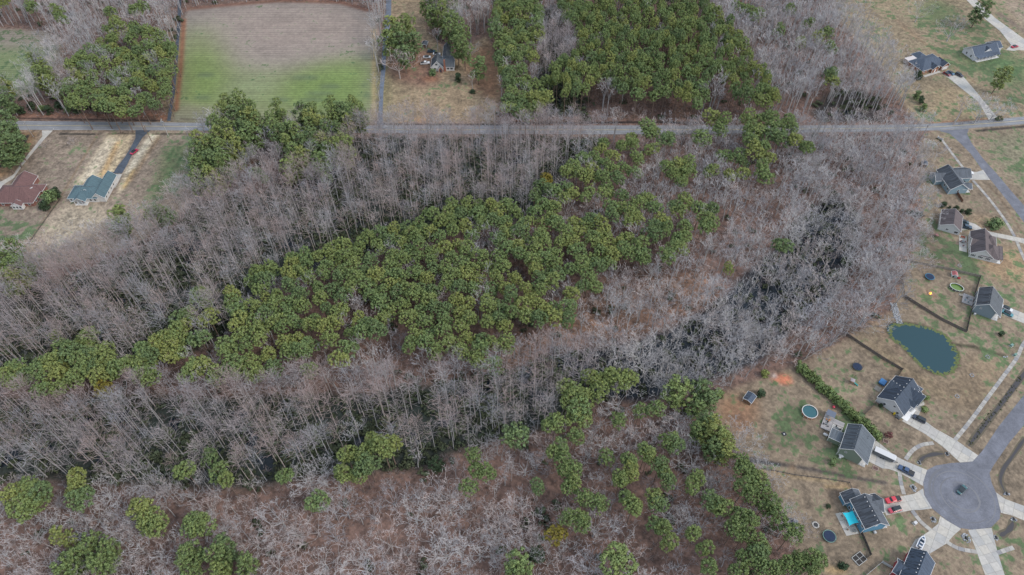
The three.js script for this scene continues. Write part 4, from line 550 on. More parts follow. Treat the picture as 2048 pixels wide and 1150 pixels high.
// ---------------------------------------------------------------- houses
const shingle = (r, g, b, seed, stain = 0.3) => { // shingle courses, mottled tabs, dark streaks running down the slope
  const t = noiseTex(256, (u, v, i, j) => { const course = j % 12 < 2 ? 0.8 : 1, tab = 0.86 + 0.28 * HT[(Math.floor((i + (Math.floor(j / 12) % 2) * 8) / 16) * 31 + Math.floor(j / 12) * 97 + seed) & 65535], st = 1 - stain * sm(0.42, 0.72, fbm(i / 11 + seed, j / 160, 3)), n = 0.9 + 0.2 * HT[(i * 13 + j * 517) & 65535], k = course * tab * st * n; return [255 * Math.pow(r * k, 1 / 2.2), 255 * Math.pow(g * k, 1 / 2.2), 255 * Math.pow(b * k, 1 / 2.2)]; }, true);
  t.repeat.set(1 / 5, 1 / 5); return mat(0xffffff, { map: t, roughness: 0.9 });
};
const siding = (r, g, b) => { const t = noiseTex(64, (u, v, i, j) => { const k = (j % 8 < 1 ? 0.72 : 1) * (0.96 + 0.08 * HT[(i * 13 + j * 517) & 65535]); return [255 * Math.pow(r * k, 1 / 2.2), 255 * Math.pow(g * k, 1 / 2.2), 255 * Math.pow(b * k, 1 / 2.2)]; }, true); t.repeat.set(1 / 1.6, 1 / 1.6); return mat(0xffffff, { map: t, roughness: 0.7 }); };
const brickwork = (r, g, b) => { const t = noiseTex(128, (u, v, i, j) => { const row = Math.floor(j / 8), m = j % 8 < 1 || (i + (row % 2) * 8) % 16 < 1, k = m ? 1.3 : 0.75 + 0.5 * HT[(Math.floor((i + (row % 2) * 8) / 16) * 31 + row * 97) & 65535]; return m ? [140, 130, 120] : [255 * Math.pow(r * k, 1 / 2.2), 255 * Math.pow(g * k, 1 / 2.2), 255 * Math.pow(b * k, 1 / 2.2)]; }, true); t.repeat.set(1 / 2, 1 / 2); return mat(0xffffff, { map: t, roughness: 0.9 }); };
const trimMat = mat(lin(0.66, 0.66, 0.65), { roughness: 0.6 }), glassMat = new THREE.MeshPhysicalMaterial({ color: lin(0.03, 0.04, 0.05), roughness: 0.08 }), ventMat = mat(lin(0.09, 0.1, 0.11)), ventWhite = mat(lin(0.5, 0.5, 0.5)), garageMat = mat(lin(0.62, 0.62, 0.6), { roughness: 0.6 }), doorMat = mat(lin(0.2, 0.05, 0.04), { roughness: 0.6 }), concreteMat = slabMats[0], woodGrey = mat(lin(0.24, 0.22, 0.21)), woodBrown = mat(lin(0.2, 0.13, 0.08));
const RF = { green: shingle(0.105, 0.125, 0.145, 3), navy: shingle(0.055, 0.075, 0.105, 17), slate: shingle(0.1, 0.115, 0.135, 29), brown: shingle(0.125, 0.1, 0.1, 41), teal: shingle(0.085, 0.145, 0.168, 53), red: shingle(0.15, 0.08, 0.075, 67), dark: shingle(0.105, 0.118, 0.13, 71), blue: shingle(0.07, 0.095, 0.135, 83) };
const STREAKED_SHADED = new Map([[RF.green, shingle(0.075, 0.092, 0.11, 103, 0.6)], [RF.dark, shingle(0.07, 0.08, 0.095, 117, 0.6)], [RF.navy, shingle(0.035, 0.052, 0.08, 129, 0.5)], [RF.slate, shingle(0.07, 0.082, 0.1, 131, 0.5)], [RF.blue, shingle(0.045, 0.065, 0.095, 137, 0.6)], [RF.brown, shingle(0.09, 0.075, 0.08, 139, 0.5)]]);   // left slopes: algae streaks, plus shade put into a darker base colour
const turned = (g, axis) => axis === 'x' ? g.rotateY(-Math.PI / 2) : g;
function ridged(h, o) { // a ridged block: cross section a0..ar..a1 with eave, ridge, eave heights, running b0..b1 along z (or along x)
  const { a0, ar, a1, y0, yr, y1, wall, roof, axis = 'z', over = 0.35, wallTo = a1, w0 = a0, floor = 0, vents = 0, openEnds } = o; let [b0, b1] = axis === 'x' ? [-o.b1, -o.b0] : [o.b0, o.b1];
  const sl = (yr - y0) / (ar - a0), sr = (yr - y1) / (a1 - ar), top = (a) => a <= ar ? y0 + (a - a0) * sl : y1 + (a1 - a) * sr;
  if (!o.noWall) { const s = new THREE.Shape([[w0, floor], [wallTo, floor], [wallTo, top(wallTo) - 0.05], [ar, yr - 0.05], [w0, top(w0) - 0.05]].map((p) => new THREE.Vector2(...p))); const g = new THREE.ExtrudeGeometry(s, { depth: b1 - b0, bevelEnabled: false }).translate(0, 0, b0); part(h, 'wall', turned(g, axis), wall); }
  const slope = (p, q, rm = roof) => { const t = 0.16, s = new THREE.Shape([[p[0], p[1]], [q[0], q[1]], [q[0], q[1] + t], [p[0], p[1] + t]].map((v) => new THREE.Vector2(...v))); const g = new THREE.ExtrudeGeometry(s, { depth: b1 - b0 + 2 * over, bevelEnabled: false }).translate(0, 0, b0 - over), P = g.attributes.position, U = g.attributes.uv, k = Math.hypot(q[0] - p[0], q[1] - p[1]) / Math.abs(q[0] - p[0]); for (let i = 0; i < P.count; i++) U.setXY(i, P.getZ(i), P.getX(i) * k); return part(h, 'roof_slope', turned(g, axis), rm); };
  const A = [a0 - over, y0 - over * sl], B = [a1 + over, y1 - over * sr]; if (o.noRoof) return; const L = slope(A, [ar, yr], STREAKED_SHADED.get(roof) ?? roof), Rr = slope([ar, yr], B);
  const tr = []; for (const bb of [b0 - over - 0.04, b1 + over + 0.04]) for (const [p, q] of [[A, [ar, yr]], [[ar, yr], B]]) { const len = Math.hypot(q[0] - p[0], q[1] - p[1]), g = new THREE.BoxGeometry(len, 0.24, 0.08); g.rotateZ(Math.atan2(q[1] - p[1], q[0] - p[0])); g.translate((p[0] + q[0]) / 2, (p[1] + q[1]) / 2 + 0.04, bb); tr.push(g); }
  for (const [p, d] of [[A, -1], [B, 1]]) tr.push(box(0.09, 0.18, b1 - b0 + 2 * over + 0.16, p[0] + d * 0.05, p[1] + 0.06, (b0 + b1) / 2));
  if (!o.noWall) for (const a of [w0, wallTo]) for (const bb of [b0, b1]) tr.push(box(0.16, Math.max(0.3, top(a) - floor - 0.1), 0.16, a, floor + (top(a) - floor) / 2 - 0.05, bb));
  part(h, 'trim', turned(merge(tr), axis), trimMat);
  for (let i = 0; i < vents; i++) { const bb = b0 + (b1 - b0) * (i + 0.5) / vents, g = merge([box(0.24, 0.22, 0.24, ar - 0.55, yr - 0.55 * sl + 0.24, bb), box(0.3, 0.05, 0.3, ar - 0.55, yr - 0.55 * sl + 0.37, bb)]); const vm = turned(g, axis); part(h, 'roof_vent', vm, o.ventMat ?? ventMat); }
  return [L, Rr];
}
function hipped(h, o) {
  const { x0, x1, z0, z1, y, rise, wall, roof, over = 0.45 } = o, w = x1 - x0 + 2 * over, d = z1 - z0 + 2 * over, cx = (x0 + x1) / 2, cz = (z0 + z1) / 2, lx = w > d, half = Math.min(w, d) / 2, rl = Math.abs(w - d) / 2, yb = y - over * rise / half;
  part(h, 'wall', box(x1 - x0, y, z1 - z0, cx, y / 2, cz), wall);
  const c = [[cx - w / 2, yb, cz - d / 2], [cx + w / 2, yb, cz - d / 2], [cx + w / 2, yb, cz + d / 2], [cx - w / 2, yb, cz + d / 2]], r0 = lx ? [cx - rl, y + rise, cz] : [cx, y + rise, cz - rl], r1 = lx ? [cx + rl, y + rise, cz] : [cx, y + rise, cz + rl];
  const F = lx ? [[c[3], c[2], r1, r0], [c[1], c[0], r0, r1], [c[0], c[3], r0], [c[2], c[1], r1]] : [[c[0], c[3], r1, r0], [c[2], c[1], r0, r1], [c[1], c[0], r0], [c[3], c[2], r1]];
  for (const f of F) { const pos = [], uv = [], a = V(...f[0]), e = V(...f[1]).sub(a).normalize(), nrm = V(...f[1]).sub(a).cross(V(...f[2]).sub(a)).normalize(), s = nrm.clone().cross(e); for (const t of f.length === 4 ? [[0, 1, 2], [0, 2, 3]] : [[0, 1, 2]]) for (const i of t) { pos.push(...f[i]); const q = V(...f[i]).sub(a); uv.push(q.dot(e), q.dot(s)); } const g = new THREE.BufferGeometry(); g.setAttribute('position', new THREE.Float32BufferAttribute(pos, 3)); g.setAttribute('uv', new THREE.Float32BufferAttribute(uv, 2)); g.computeVertexNormals(); part(h, 'roof_slope', g, roof); }
  part(h, 'trim', [box(w, 0.16, 0.1, cx, yb - 0.06, cz - d / 2), box(w, 0.16, 0.1, cx, yb - 0.06, cz + d / 2), box(0.1, 0.16, d, cx - w / 2, yb - 0.06, cz), box(0.1, 0.16, d, cx + w / 2, yb - 0.06, cz), box(w - 0.2, 0.03, d - 0.2, cx, yb - 0.02, cz)], trimMat);
}
function windowAt(h, x, y, z, face, w = 0.95, t = 1.4) { // face: 0 towards +z, 1 +x, 2 -z, 3 -x
  const f = part(h, 'window', [box(w + 0.2, 0.1, 0.1, 0, t / 2, 0), box(w + 0.26, 0.12, 0.16, 0, -t / 2, 0.02), box(0.1, t, 0.1, -w / 2 - 0.05, 0, 0), box(0.1, t, 0.1, w / 2 + 0.05, 0, 0), box(w, 0.05, 0.08, 0, 0, 0)], trimMat);
  f.position.set(x, y, z); f.rotation.y = [0, Math.PI / 2, Math.PI, -Math.PI / 2][face]; const p = part(f, 'pane', box(w, t, 0.05, 0, 0, 0.01), glassMat); return f;
}
function doorAt(h, x, y, z, face, w, t, m, name = 'door') { const d = part(h, name, [box(w, t, 0.08), ...Array.from({ length: name === 'door' ? 2 : 4 }, (_, k, n = name === 'door' ? 2 : 4) => box(w * 0.86, t / n * 0.72, 0.05, 0, -t / 2 + t / n * (k + 0.5), 0.045))], m); d.position.set(x, y + t / 2, z); d.rotation.y = [0, Math.PI / 2, Math.PI, -Math.PI / 2][face]; return d; }
const house = (label, x, z, deg) => thing('house', label, 'house', x, 0, z, -deg * Math.PI / 180);
function saltbox(h, wall, roof, d) { // two storeys behind, long front slope down over garage and corner porch
  const S = { a0: 0, ar: 3.9, a1: 10.4, y0: 5.0, yr: 8.0, y1: 3.0, wall, roof };
  ridged(h, { ...S, b0: -d, b1: 0, over: 0.3, noWall: true }); ridged(h, { ...S, b0: -d, b1: -4.1, wallTo: 10.3, noRoof: true }); ridged(h, { ...S, b0: -4.09, b1: 0, wallTo: 8.2, noRoof: true });
  part(h, 'corner_board', [box(0.16, 4.9, 0.16, 0, 2.45, 0), box(0.16, 4.9, 0.16, 0, 2.45, -d), box(0.16, 4.0, 0.16, 8.2, 2.2, 0.01)], trimMat);
  part(h, 'porch', [box(2.5, 0.3, 4.1, 9.3, 0.15, -2), box(0.14, 2.9, 0.14, 10.3, 1.6, -0.15), box(0.14, 2.9, 0.14, 10.3, 1.6, -3.9), box(2.1, 0.08, 0.08, 9.3, 1.2, -0.1), box(0.08, 0.08, 1.6, 10.35, 1.2, -0.9), ...Array.from({ length: 8 }, (_, k) => box(0.05, 0.85, 0.05, 8.4 + k * 0.26, 0.75, -0.1))], trimMat);
  for (let k = 0; k < 7; k++) part(h, 'roof_vent', merge([box(0.3, 0.22, 0.3), box(0.38, 0.06, 0.38, 0, 0.13, 0)]).translate(3.3, 7.75, -d + 0.8 + k * (d - 1.4) / 6), ventMat);
  for (const z of [-d + 1.6, -d + 2.5]) part(h, 'roof_vent', cyl(0.13, 0.13, 0.4, 7.6, 5.4, z, 8), ventMat);
  windowAt(h, 2.2, 4.1, 0.02, 0, 0.6, 0.7); for (const z of [-2, -5, -8.5]) { windowAt(h, -0.02, 3.6, z, 3); windowAt(h, -0.02, 1.4, z, 3); }
  doorAt(h, 10.32, 0.1, -d / 2 - 2.2, 1, 4.6, 2.2, garageMat, 'garage_door'); doorAt(h, 8.23, 0.3, -2.6, 1, 1, 2.1, doorMat);
  part(h, 'air_conditioner', [box(0.8, 0.8, 0.8, 1.5, 0.45, 0.9), cyl(0.3, 0.3, 0.06, 1.5, 0.88, 0.9)], ventWhite);
}
{ // green house
  const h = house('two-storey green-sided house with a long slate front roof and rear deck', 124.5, -126.2, 31), W = siding(0.2, 0.25, 0.19); saltbox(h, W, RF.green, 11.7);
  ridged(h, { a0: -8.2, ar: -8.1, a1: -4, y0: 3.05, yr: 3.1, y1: 2.8, b0: -4.7, b1: -0.1, axis: 'x', wall: W, roof: RF.green, over: 0.2 });
}
{ // sage-grey house further up
  const h = house('grey-green sided house with a dark streaked roof, beside the fenced yard with the green pool', 205.1, -195.6, 30), W = siding(0.19, 0.24, 0.27); saltbox(h, W, RF.dark, 11.2);
}
{ // blue house
  const h = house('bright blue house with dark slate roof and a turquoise sail over its patio', 124.1, -95.5, -11), W = siding(0.1, 0.27, 0.4);
  ridged(h, { a0: 0, ar: 4.2, a1: 9.2, y0: 5.0, yr: 8.0, y1: 3.6, b0: -10.4, b1: 0, wall: W, roof: RF.slate, wallTo: 8.4, vents: 6, ventMat: ventWhite });
  ridged(h, { a0: -11.4, ar: -8.2, a1: -5.0, y0: 3.2, yr: 6.0, y1: 3.2, b0: 4.6, b1: 10.4, axis: 'x', wall: W, roof: RF.slate });
  ridged(h, { a0: -1.2, ar: 2.2, a1: 5.4, y0: 3, yr: 5.2, y1: 3, b0: -14, b1: -10.5, wall: W, roof: RF.slate });
  part(h, 'porch', [box(2, 0.25, 3.4, 9.4, 0.12, -1.8), box(0.15, 3.2, 0.15, 9.6, 1.8, -0.2), box(0.15, 3.2, 0.15, 9.6, 1.8, -3.4)], trimMat);
  for (const z of [-1.2, -4.2, -7.4]) { windowAt(h, -0.02, 3.7, z, 3); } for (const z of [-3.4, -6.4, -9]) windowAt(h, -0.02, 1.5, z, 3); windowAt(h, 4, 5.2, 0.02, 0, 0.8, 0.6); doorAt(h, 10.43, 0.05, -8.2, 1, 4.6, 2.2, garageMat, 'garage_door'); doorAt(h, 8.43, 0.25, -2, 1, 1, 2.1, doorMat);
  part(h, 'air_conditioner', [box(0.8, 0.8, 0.8, 5, 0.45, 0.8), cyl(0.3, 0.3, 0.06, 5, 0.88, 0.8)], ventWhite);
}
{ // white house with the dark blue roof by the pond
  const h = house('white-sided house with a many-gabled navy roof below the pond', 147.3, -149.7, 47), W = siding(0.52, 0.53, 0.54);
  ridged(h, { a0: 0, ar: 5.3, a1: 10.9, y0: 3.0, yr: 7.0, y1: 2.9, b0: -14.4, b1: 0, wall: W, roof: RF.navy, vents: 6, ventMat: ventWhite });
  ridged(h, { a0: -11.3, ar: -8.4, a1: -5.4, y0: 3.1, yr: 6.2, y1: 3.1, b0: -0.15, b1: 5.2, axis: 'x', wall: W, roof: RF.navy, vents: 4, ventMat: ventWhite, over: 0.25 });
  ridged(h, { a0: -14.3, ar: -11.0, a1: -7.8, y0: 3.0, yr: 6.1, y1: 3.0, b0: 5.4, b1: 12.5, axis: 'x', wall: W, roof: RF.navy, vents: 4, ventMat: ventWhite, over: 0.3 });
  ridged(h, { a0: -17, ar: -16.9, a1: -14.4, y0: 2.6, yr: 2.65, y1: 3.9, b0: 3, b1: 10.2, axis: 'x', wall: W, roof: RF.navy, over: 0.25 });
  ridged(h, { a0: -8.1, ar: -6.9, a1: -5.7, y0: 3.2, yr: 4.6, y1: 3.2, b0: 8.2, b1: 12.1, axis: 'x', wall: W, roof: RF.navy, over: 0.2 });
  part(h, 'porch', [box(2.6, 0.2, 7.6, 12, 0.1, -4.2), box(0.16, 2.7, 0.16, 12.4, 1.5, -7.4), box(0.16, 2.7, 0.16, 12.4, 1.5, -5.9)], trimMat);
  windowAt(h, 3.2, 1.7, 0.02, 0); windowAt(h, 6.6, 3.9, 0.02, 0, 0.9, 0.9); windowAt(h, 8.8, 1.6, 0.02, 0); windowAt(h, -0.17, 1.7, -8.3, 3, 1.6, 1.3); windowAt(h, -0.02, 1.6, -3, 3); doorAt(h, 12.52, 0.05, -11, 1, 4.6, 2.2, garageMat, 'garage_door'); doorAt(h, 10.92, 0.2, -6.6, 1, 1, 2.1, doorMat);
  part(h, 'air_conditioner', [box(0.8, 0.8, 0.8, 9.4, 0.4, 0.9), box(0.7, 0.7, 0.7, 10.4, 0.35, 0.8)], ventMat);
}
{ // red house cut by the frame
  const h = house('red-sided house with a blue-grey roof, cut by the frame bottom, boat before its garage', 138.3, -88.2, 38), W = siding(0.33, 0.045, 0.06);
  ridged(h, { a0: -0.4, ar: 3.2, a1: 7.2, y0: 4.6, yr: 7.6, y1: 4.2, b0: 0.2, b1: 13, wall: W, roof: RF.blue, vents: 8, ventMat: ventWhite });
  ridged(h, { a0: 5.6, ar: 8.2, a1: 10.8, y0: 3, yr: 5.4, y1: 3, b0: -2.6, b1: 3.2, axis: 'x', wall: W, roof: RF.blue, over: 0.25 });
  doorAt(h, 3.4, 0.05, 0.17, 2, 4.6, 2.2, garageMat, 'garage_door'); windowAt(h, -0.42, 3.2, 3.2, 3); windowAt(h, 3.2, 5, 0.18, 2, 0.9, 0.9); part(h, 'porch', [box(2.2, 0.2, 5, 8.4, 0.1, 5.5), box(0.15, 2.6, 0.15, 9.3, 1.4, 3.2), box(0.15, 2.6, 0.15, 9.3, 1.4, 7.6)], trimMat);
}
{ // garage with brown roof
  const h = house('white garage building with a brown roof, two dark trucks before it', 210.2, -247.1, 26), W = siding(0.56, 0.57, 0.56);
  ridged(h, { a0: -0.3, ar: 4.6, a1: 9.1, y0: 3.3, yr: 5.9, y1: 2.9, b0: -11.4, b1: 0, wall: W, roof: RF.brown, vents: 6 });
  windowAt(h, 3.4, 1.7, 0.02, 0, 1.1, 1); windowAt(h, 7.6, 1.4, 0.02, 0, 1.6, 1.2); for (const z of [-2.4, -5.6, -8.6]) windowAt(h, -0.32, 1.8, z, 3); doorAt(h, 9.12, 0.05, -3.2, 1, 3, 2.3, garageMat, 'garage_door'); doorAt(h, 9.12, 0.05, -7.4, 1, 3, 2.3, garageMat, 'garage_door');
}
{ // white house with the brown hipped roof
  const h = house('white house with a brown hipped and gabled roof, dark shuttered windows', 217.7, -229.0, 22), W = siding(0.58, 0.58, 0.56);
  ridged(h, { a0: 0, ar: 4.6, a1: 9.4, y0: 2.9, yr: 6.4, y1: 2.9, b0: -15, b1: 0, wall: W, roof: RF.brown, vents: 5 });
  hipped(h, { x0: 4.4, x1: 12, z0: -9, z1: -0.1, y: 2.85, rise: 3.3, wall: W, roof: RF.brown }); hipped(h, { x0: 5, x1: 11, z0: -15.2, z1: -8.8, y: 2.9, rise: 2.7, wall: W, roof: RF.brown });
  ridged(h, { a0: -10, ar: -7.6, a1: -5.2, y0: 3.1, yr: 5, y1: 3.1, b0: -0.25, b1: 4.4, axis: 'x', wall: W, roof: RF.brown, over: 0.2 });
  const shut = mat(lin(0.03, 0.035, 0.04)); for (const x of [1.4, 4.6, 7.8]) { windowAt(h, x, 1.6, 0.02, 0, 0.8, 1.2); part(h, 'shutter', box(0.3, 1.3, 0.06, x - 0.72, 1.6, 0.04), shut); part(h, 'shutter', box(0.3, 1.3, 0.06, x + 0.72, 1.6, 0.04), shut); }
  part(h, 'porch', [box(1.8, 0.25, 9.5, 12.9, 0.12, -5), ...[0, -3, -6, -9].map((z) => box(0.15, 2.7, 0.15, 13.6, 1.5, z - 0.2))], trimMat); part(h, 'porch_roof', box(2, 0.14, 9.6, 12.9, 2.86, -5), RF.brown); for (const z of [-2.5, -5.5, -9, -12.5]) windowAt(h, -0.02, 1.6, z, 3); doorAt(h, 12.02, 0.2, -4, 1, 1, 2.1, doorMat);
}
{ // blue-grey house near the corner
  const h = house('blue-grey house with a slate roof and projecting garage near the road corner', 225.2, -272.6, -5), W = siding(0.22, 0.31, 0.36);
  ridged(h, { a0: -0.3, ar: 4.3, a1: 9.3, y0: 3.7, yr: 6.9, y1: 3.3, b0: -14.8, b1: 0, wall: W, roof: RF.slate, vents: 7 });
  ridged(h, { a0: -16.2, ar: -12.2, a1: -8.4, y0: 3, yr: 5.5, y1: 3, b0: 5, b1: 15.4, axis: 'x', wall: W, roof: RF.slate }); ridged(h, { a0: -4.8, ar: -2.6, a1: -0.4, y0: 2.8, yr: 4.2, y1: 2.8, b0: 7, b1: 11.6, axis: 'x', wall: W, roof: RF.slate, noWall: true });
  ridged(h, { a0: -13.6, ar: -10.6, a1: -7.6, y0: 3, yr: 5.2, y1: 3, b0: -4, b1: 3.8, axis: 'x', wall: W, roof: RF.slate });
  part(h, 'porch', [box(2.4, 0.25, 4.4, 10.6, 0.12, -2.6), box(0.15, 2.7, 0.15, 11.5, 1.5, -0.6), box(0.15, 2.7, 0.15, 11.5, 1.5, -4.6)], trimMat); doorAt(h, 15.42, 0.05, -12.2, 1, 4.8, 2.2, garageMat, 'garage_door'); windowAt(h, -0.32, 2, -2, 3); windowAt(h, -0.32, 2, -5, 3); windowAt(h, 4.4, 2, 0.02, 0);
}
{ // brick ranch
  const h = house('orange brick ranch house with a hipped navy roof and white rear sunroom', 251.1, -380.4, -24), W = brickwork(0.3, 0.12, 0.06);
  hipped(h, { x0: 0, x1: 19.4, z0: -11.6, z1: -0.2, y: 2.9, rise: 3.4, wall: W, roof: RF.blue }); hipped(h, { x0: 7.5, x1: 14, z0: -17, z1: -10, y: 2.9, rise: 2, wall: W, roof: RF.blue });
  ridged(h, { a0: 6.8, ar: 9.2, a1: 11.6, y0: 2.9, yr: 4.7, y1: 2.9, b0: -4, b1: 1.4, wall: W, roof: RF.blue }); ridged(h, { a0: 14.4, ar: 17.2, a1: 20, y0: 2.9, yr: 4.9, y1: 2.9, b0: -5, b1: 1.6, wall: W, roof: RF.blue });
  part(h, 'sunroom', [box(6.6, 2.6, 3.6, 3.4, 1.3, -13.4), box(7, 0.12, 4, 3.4, 2.66, -13.4), ...[0, 1, 2, 3].map((k) => box(0.12, 2.4, 0.12, 0.4 + k * 2, 1.3, -11.7))], mat(lin(0.5, 0.46, 0.45)));
  for (const x of [2, 4.8, 13]) windowAt(h, x, 1.6, -0.18, 0, 1.1, 1.3); doorAt(h, 17.2, 0.05, 1.63, 0, 4.2, 2.2, garageMat, 'garage_door'); doorAt(h, 9.2, 0.1, 1.43, 0, 1, 2.1, trimMat); part(h, 'stoop', box(13, 0.2, 1.6, 6.6, 0.1, 2.3), concreteMat);
}
{ // white cottage with triangular dormer
  const h = house('long white house with a blue-grey roof, triangular dormer and pillared front porch', 289.4, -395.7, -18), W = siding(0.62, 0.63, 0.66);
  ridged(h, { a0: -9.8, ar: -4.9, a1: 0, y0: 3, yr: 6.2, y1: 3, b0: 0, b1: 18.4, axis: 'x', wall: W, roof: RF.blue });
  ridged(h, { a0: 8, ar: 10.4, a1: 12.8, y0: 4.0, yr: 5.9, y1: 4.0, b0: -4.6, b1: -1.2, wall: trimMat, roof: RF.blue, over: 0.15, floor: 3 }); ridged(h, { a0: -11, ar: -7.4, a1: -3.6, y0: 2.9, yr: 5, y1: 2.9, b0: 18.3, b1: 24, axis: 'x', wall: W, roof: RF.blue });
  part(h, 'porch', [box(17, 0.25, 2.2, 9.4, 0.12, 1.2), ...[0, 1, 2, 3, 4, 5, 6].map((k) => box(0.2, 2.7, 0.2, 1.6 + k * 2.6, 1.5, 2.2))], trimMat); part(h, 'porch_roof', new THREE.BoxGeometry(17.4, 0.14, 2.6).rotateX(0.16).translate(9.4, 2.86, 1.2), RF.blue);
  for (const z of [-2.8, -6.6]) windowAt(h, -0.02, 1.7, z, 3, 0.9, 1.4); for (const x of [3, 6, 13, 15.6]) windowAt(h, x, 1.6, 0.02, 0); doorAt(h, 9.6, 0.2, 0.02, 0, 1, 2.1, doorMat);
}
{ // farmhouse
  const h = house('white farmhouse with steep grey gables, brick entry and tall brick chimney', -49.6, -384.2, 0), W = siding(0.64, 0.63, 0.62), B = brickwork(0.3, 0.1, 0.055);
  ridged(h, { a0: 0, ar: 3.5, a1: 7, y0: 3, yr: 6.9, y1: 3, b0: -9, b1: 0, wall: W, roof: RF.dark }); ridged(h, { a0: -6.6, ar: -3.4, a1: -0.4, y0: 3, yr: 6.5, y1: 3, b0: 3.4, b1: 14, axis: 'x', wall: W, roof: RF.dark });
  ridged(h, { a0: 6.4, ar: 8.6, a1: 10.8, y0: 2.8, yr: 5.4, y1: 2.8, b0: -24, b1: -6, wall: W, roof: RF.dark }); ridged(h, { a0: -11.5, ar: -9.2, a1: -7, y0: 2.8, yr: 4.8, y1: 2.8, b0: 7, b1: 13, axis: 'x', wall: W, roof: RF.dark });
  ridged(h, { a0: 4.5, ar: 5.8, a1: 7.1, y0: 2.4, yr: 4.2, y1: 2.4, b0: 0.05, b1: 1.5, wall: B, roof: RF.dark, over: 0.15 }); const ch = part(h, 'chimney', [box(1.3, 3.2, 0.9, 8.2, 1.6, 0.05), box(0.9, 4.6, 0.7, 8.2, 5.3, 0.02), box(1.05, 0.2, 0.85, 8.2, 7.6, 0.02)], B); part(ch, 'chimney_pot', [cyl(0.18, 0.15, 0.4, 8.0, 7.9, 0.02), cyl(0.18, 0.15, 0.4, 8.4, 7.9, 0.02)], B);
  doorAt(h, 5.8, 0.1, 1.54, 0, 1, 2.1, mat(lin(0.04, 0.05, 0.07))); windowAt(h, 3.2, 4.6, 0.02, 0, 1.4, 1.2); windowAt(h, 2.2, 1.6, 0.02, 0, 1.2, 1.4); windowAt(h, 10.2, 1.6, -0.38, 0, 1.2, 1.3); windowAt(h, 12.4, 1.6, -0.38, 0, 1.6, 1.4);
}
{ // teal-roofed house on the new lot
  const h = house('new white house with a teal-grey hipped roof on the straw-covered lot', -226, -266.5, 0), W = siding(0.6, 0.59, 0.57);
  hipped(h, { x0: 0.3, x1: 15, z0: -9.6, z1: -0.2, y: 3, rise: 3, wall: W, roof: RF.teal, over: 0.4 }); ridged(h, { a0: 12.8, ar: 15.6, a1: 18.6, y0: 3.1, yr: 5.8, y1: 3.1, b0: -17.5, b1: -0.6, wall: W, roof: RF.teal, vents: 7 });
  ridged(h, { a0: 5, ar: 8.6, a1: 12.2, y0: 3.1, yr: 5.6, y1: 3.1, b0: -14.4, b1: -4, wall: W, roof: RF.teal }); ridged(h, { a0: 3.9, ar: 6.9, a1: 9.9, y0: 3, yr: 5, y1: 3, b0: -3, b1: 2.2, wall: W, roof: RF.teal, noWall: true });
  part(h, 'porch', [box(6, 0.2, 2.4, 6.9, 0.1, 1), ...[4.1, 6, 7.8, 9.7].map((x) => box(0.22, 2.9, 0.22, x, 1.5, 2.0))], trimMat); for (const z of [-2.5, -5.5, -9, -12]) windowAt(h, 18.62, 1.7, z, 1, 0.8, 1.2); for (const x of [1.6, 11.4, 13.6]) windowAt(h, x, 1.6, -0.18, 0); doorAt(h, 6.9, 0.2, -0.18, 0, 1, 2.1, doorMat); doorAt(h, 15.7, 0.05, -17.53, 2, 4.6, 2.2, garageMat, 'garage_door');
  for (let k = 0; k < 8; k++) part(h, 'roof_vent', merge([box(0.3, 0.22, 0.3), box(0.38, 0.06, 0.38, 0, 0.13, 0)]).translate(2.4 + k * 1.35, 5.75, -5.6), ventMat); part(h, 'gutter_light', cyl(0.2, 0.2, 0.3, 4.2, 4.3, -2.6), ventWhite);
}
{ // red-roofed brick house at the frame edge
  const h = house('brick house with a dark red hipped roof at the end of the grey concrete drive', -263, -263.3, 0), W = brickwork(0.22, 0.08, 0.06);
  hipped(h, { x0: 0, x1: 20.6, z0: -13, z1: -0.3, y: 3, rise: 4.4, wall: W, roof: RF.red }); ridged(h, { a0: 4.6, ar: 9.6, a1: 14.6, y0: 3, yr: 6.2, y1: 3, b0: -20, b1: -7, wall: W, roof: RF.red }); hipped(h, { x0: 14.5, x1: 21.6, z0: -13.6, z1: -9, y: 3, rise: 1.8, wall: W, roof: RF.red });
  ridged(h, { a0: 10.8, ar: 13.3, a1: 15.8, y0: 2.6, yr: 4.4, y1: 2.6, b0: -0.4, b1: 2.0, wall: trimMat, roof: RF.red, over: 0.25 }); part(h, 'skylight', box(3.6, 0.14, 2.4, 0, 0, 0).rotateX(-0.3).rotateY(0.3).translate(16.2, 4.95, -8.8), trimMat);
  for (const x of [11.7, 13.3, 14.9]) windowAt(h, x, 1.5, 2.03, 0, 1.1, 1.3); for (const z of [-3.2, -6]) windowAt(h, 20.62, 1.7, z, 1, 1.2, 1.4); windowAt(h, 18.4, 1.6, -0.28, 0, 1.1, 1.4); windowAt(h, 5, 1.6, -0.28, 0, 1.1, 1.4);
}
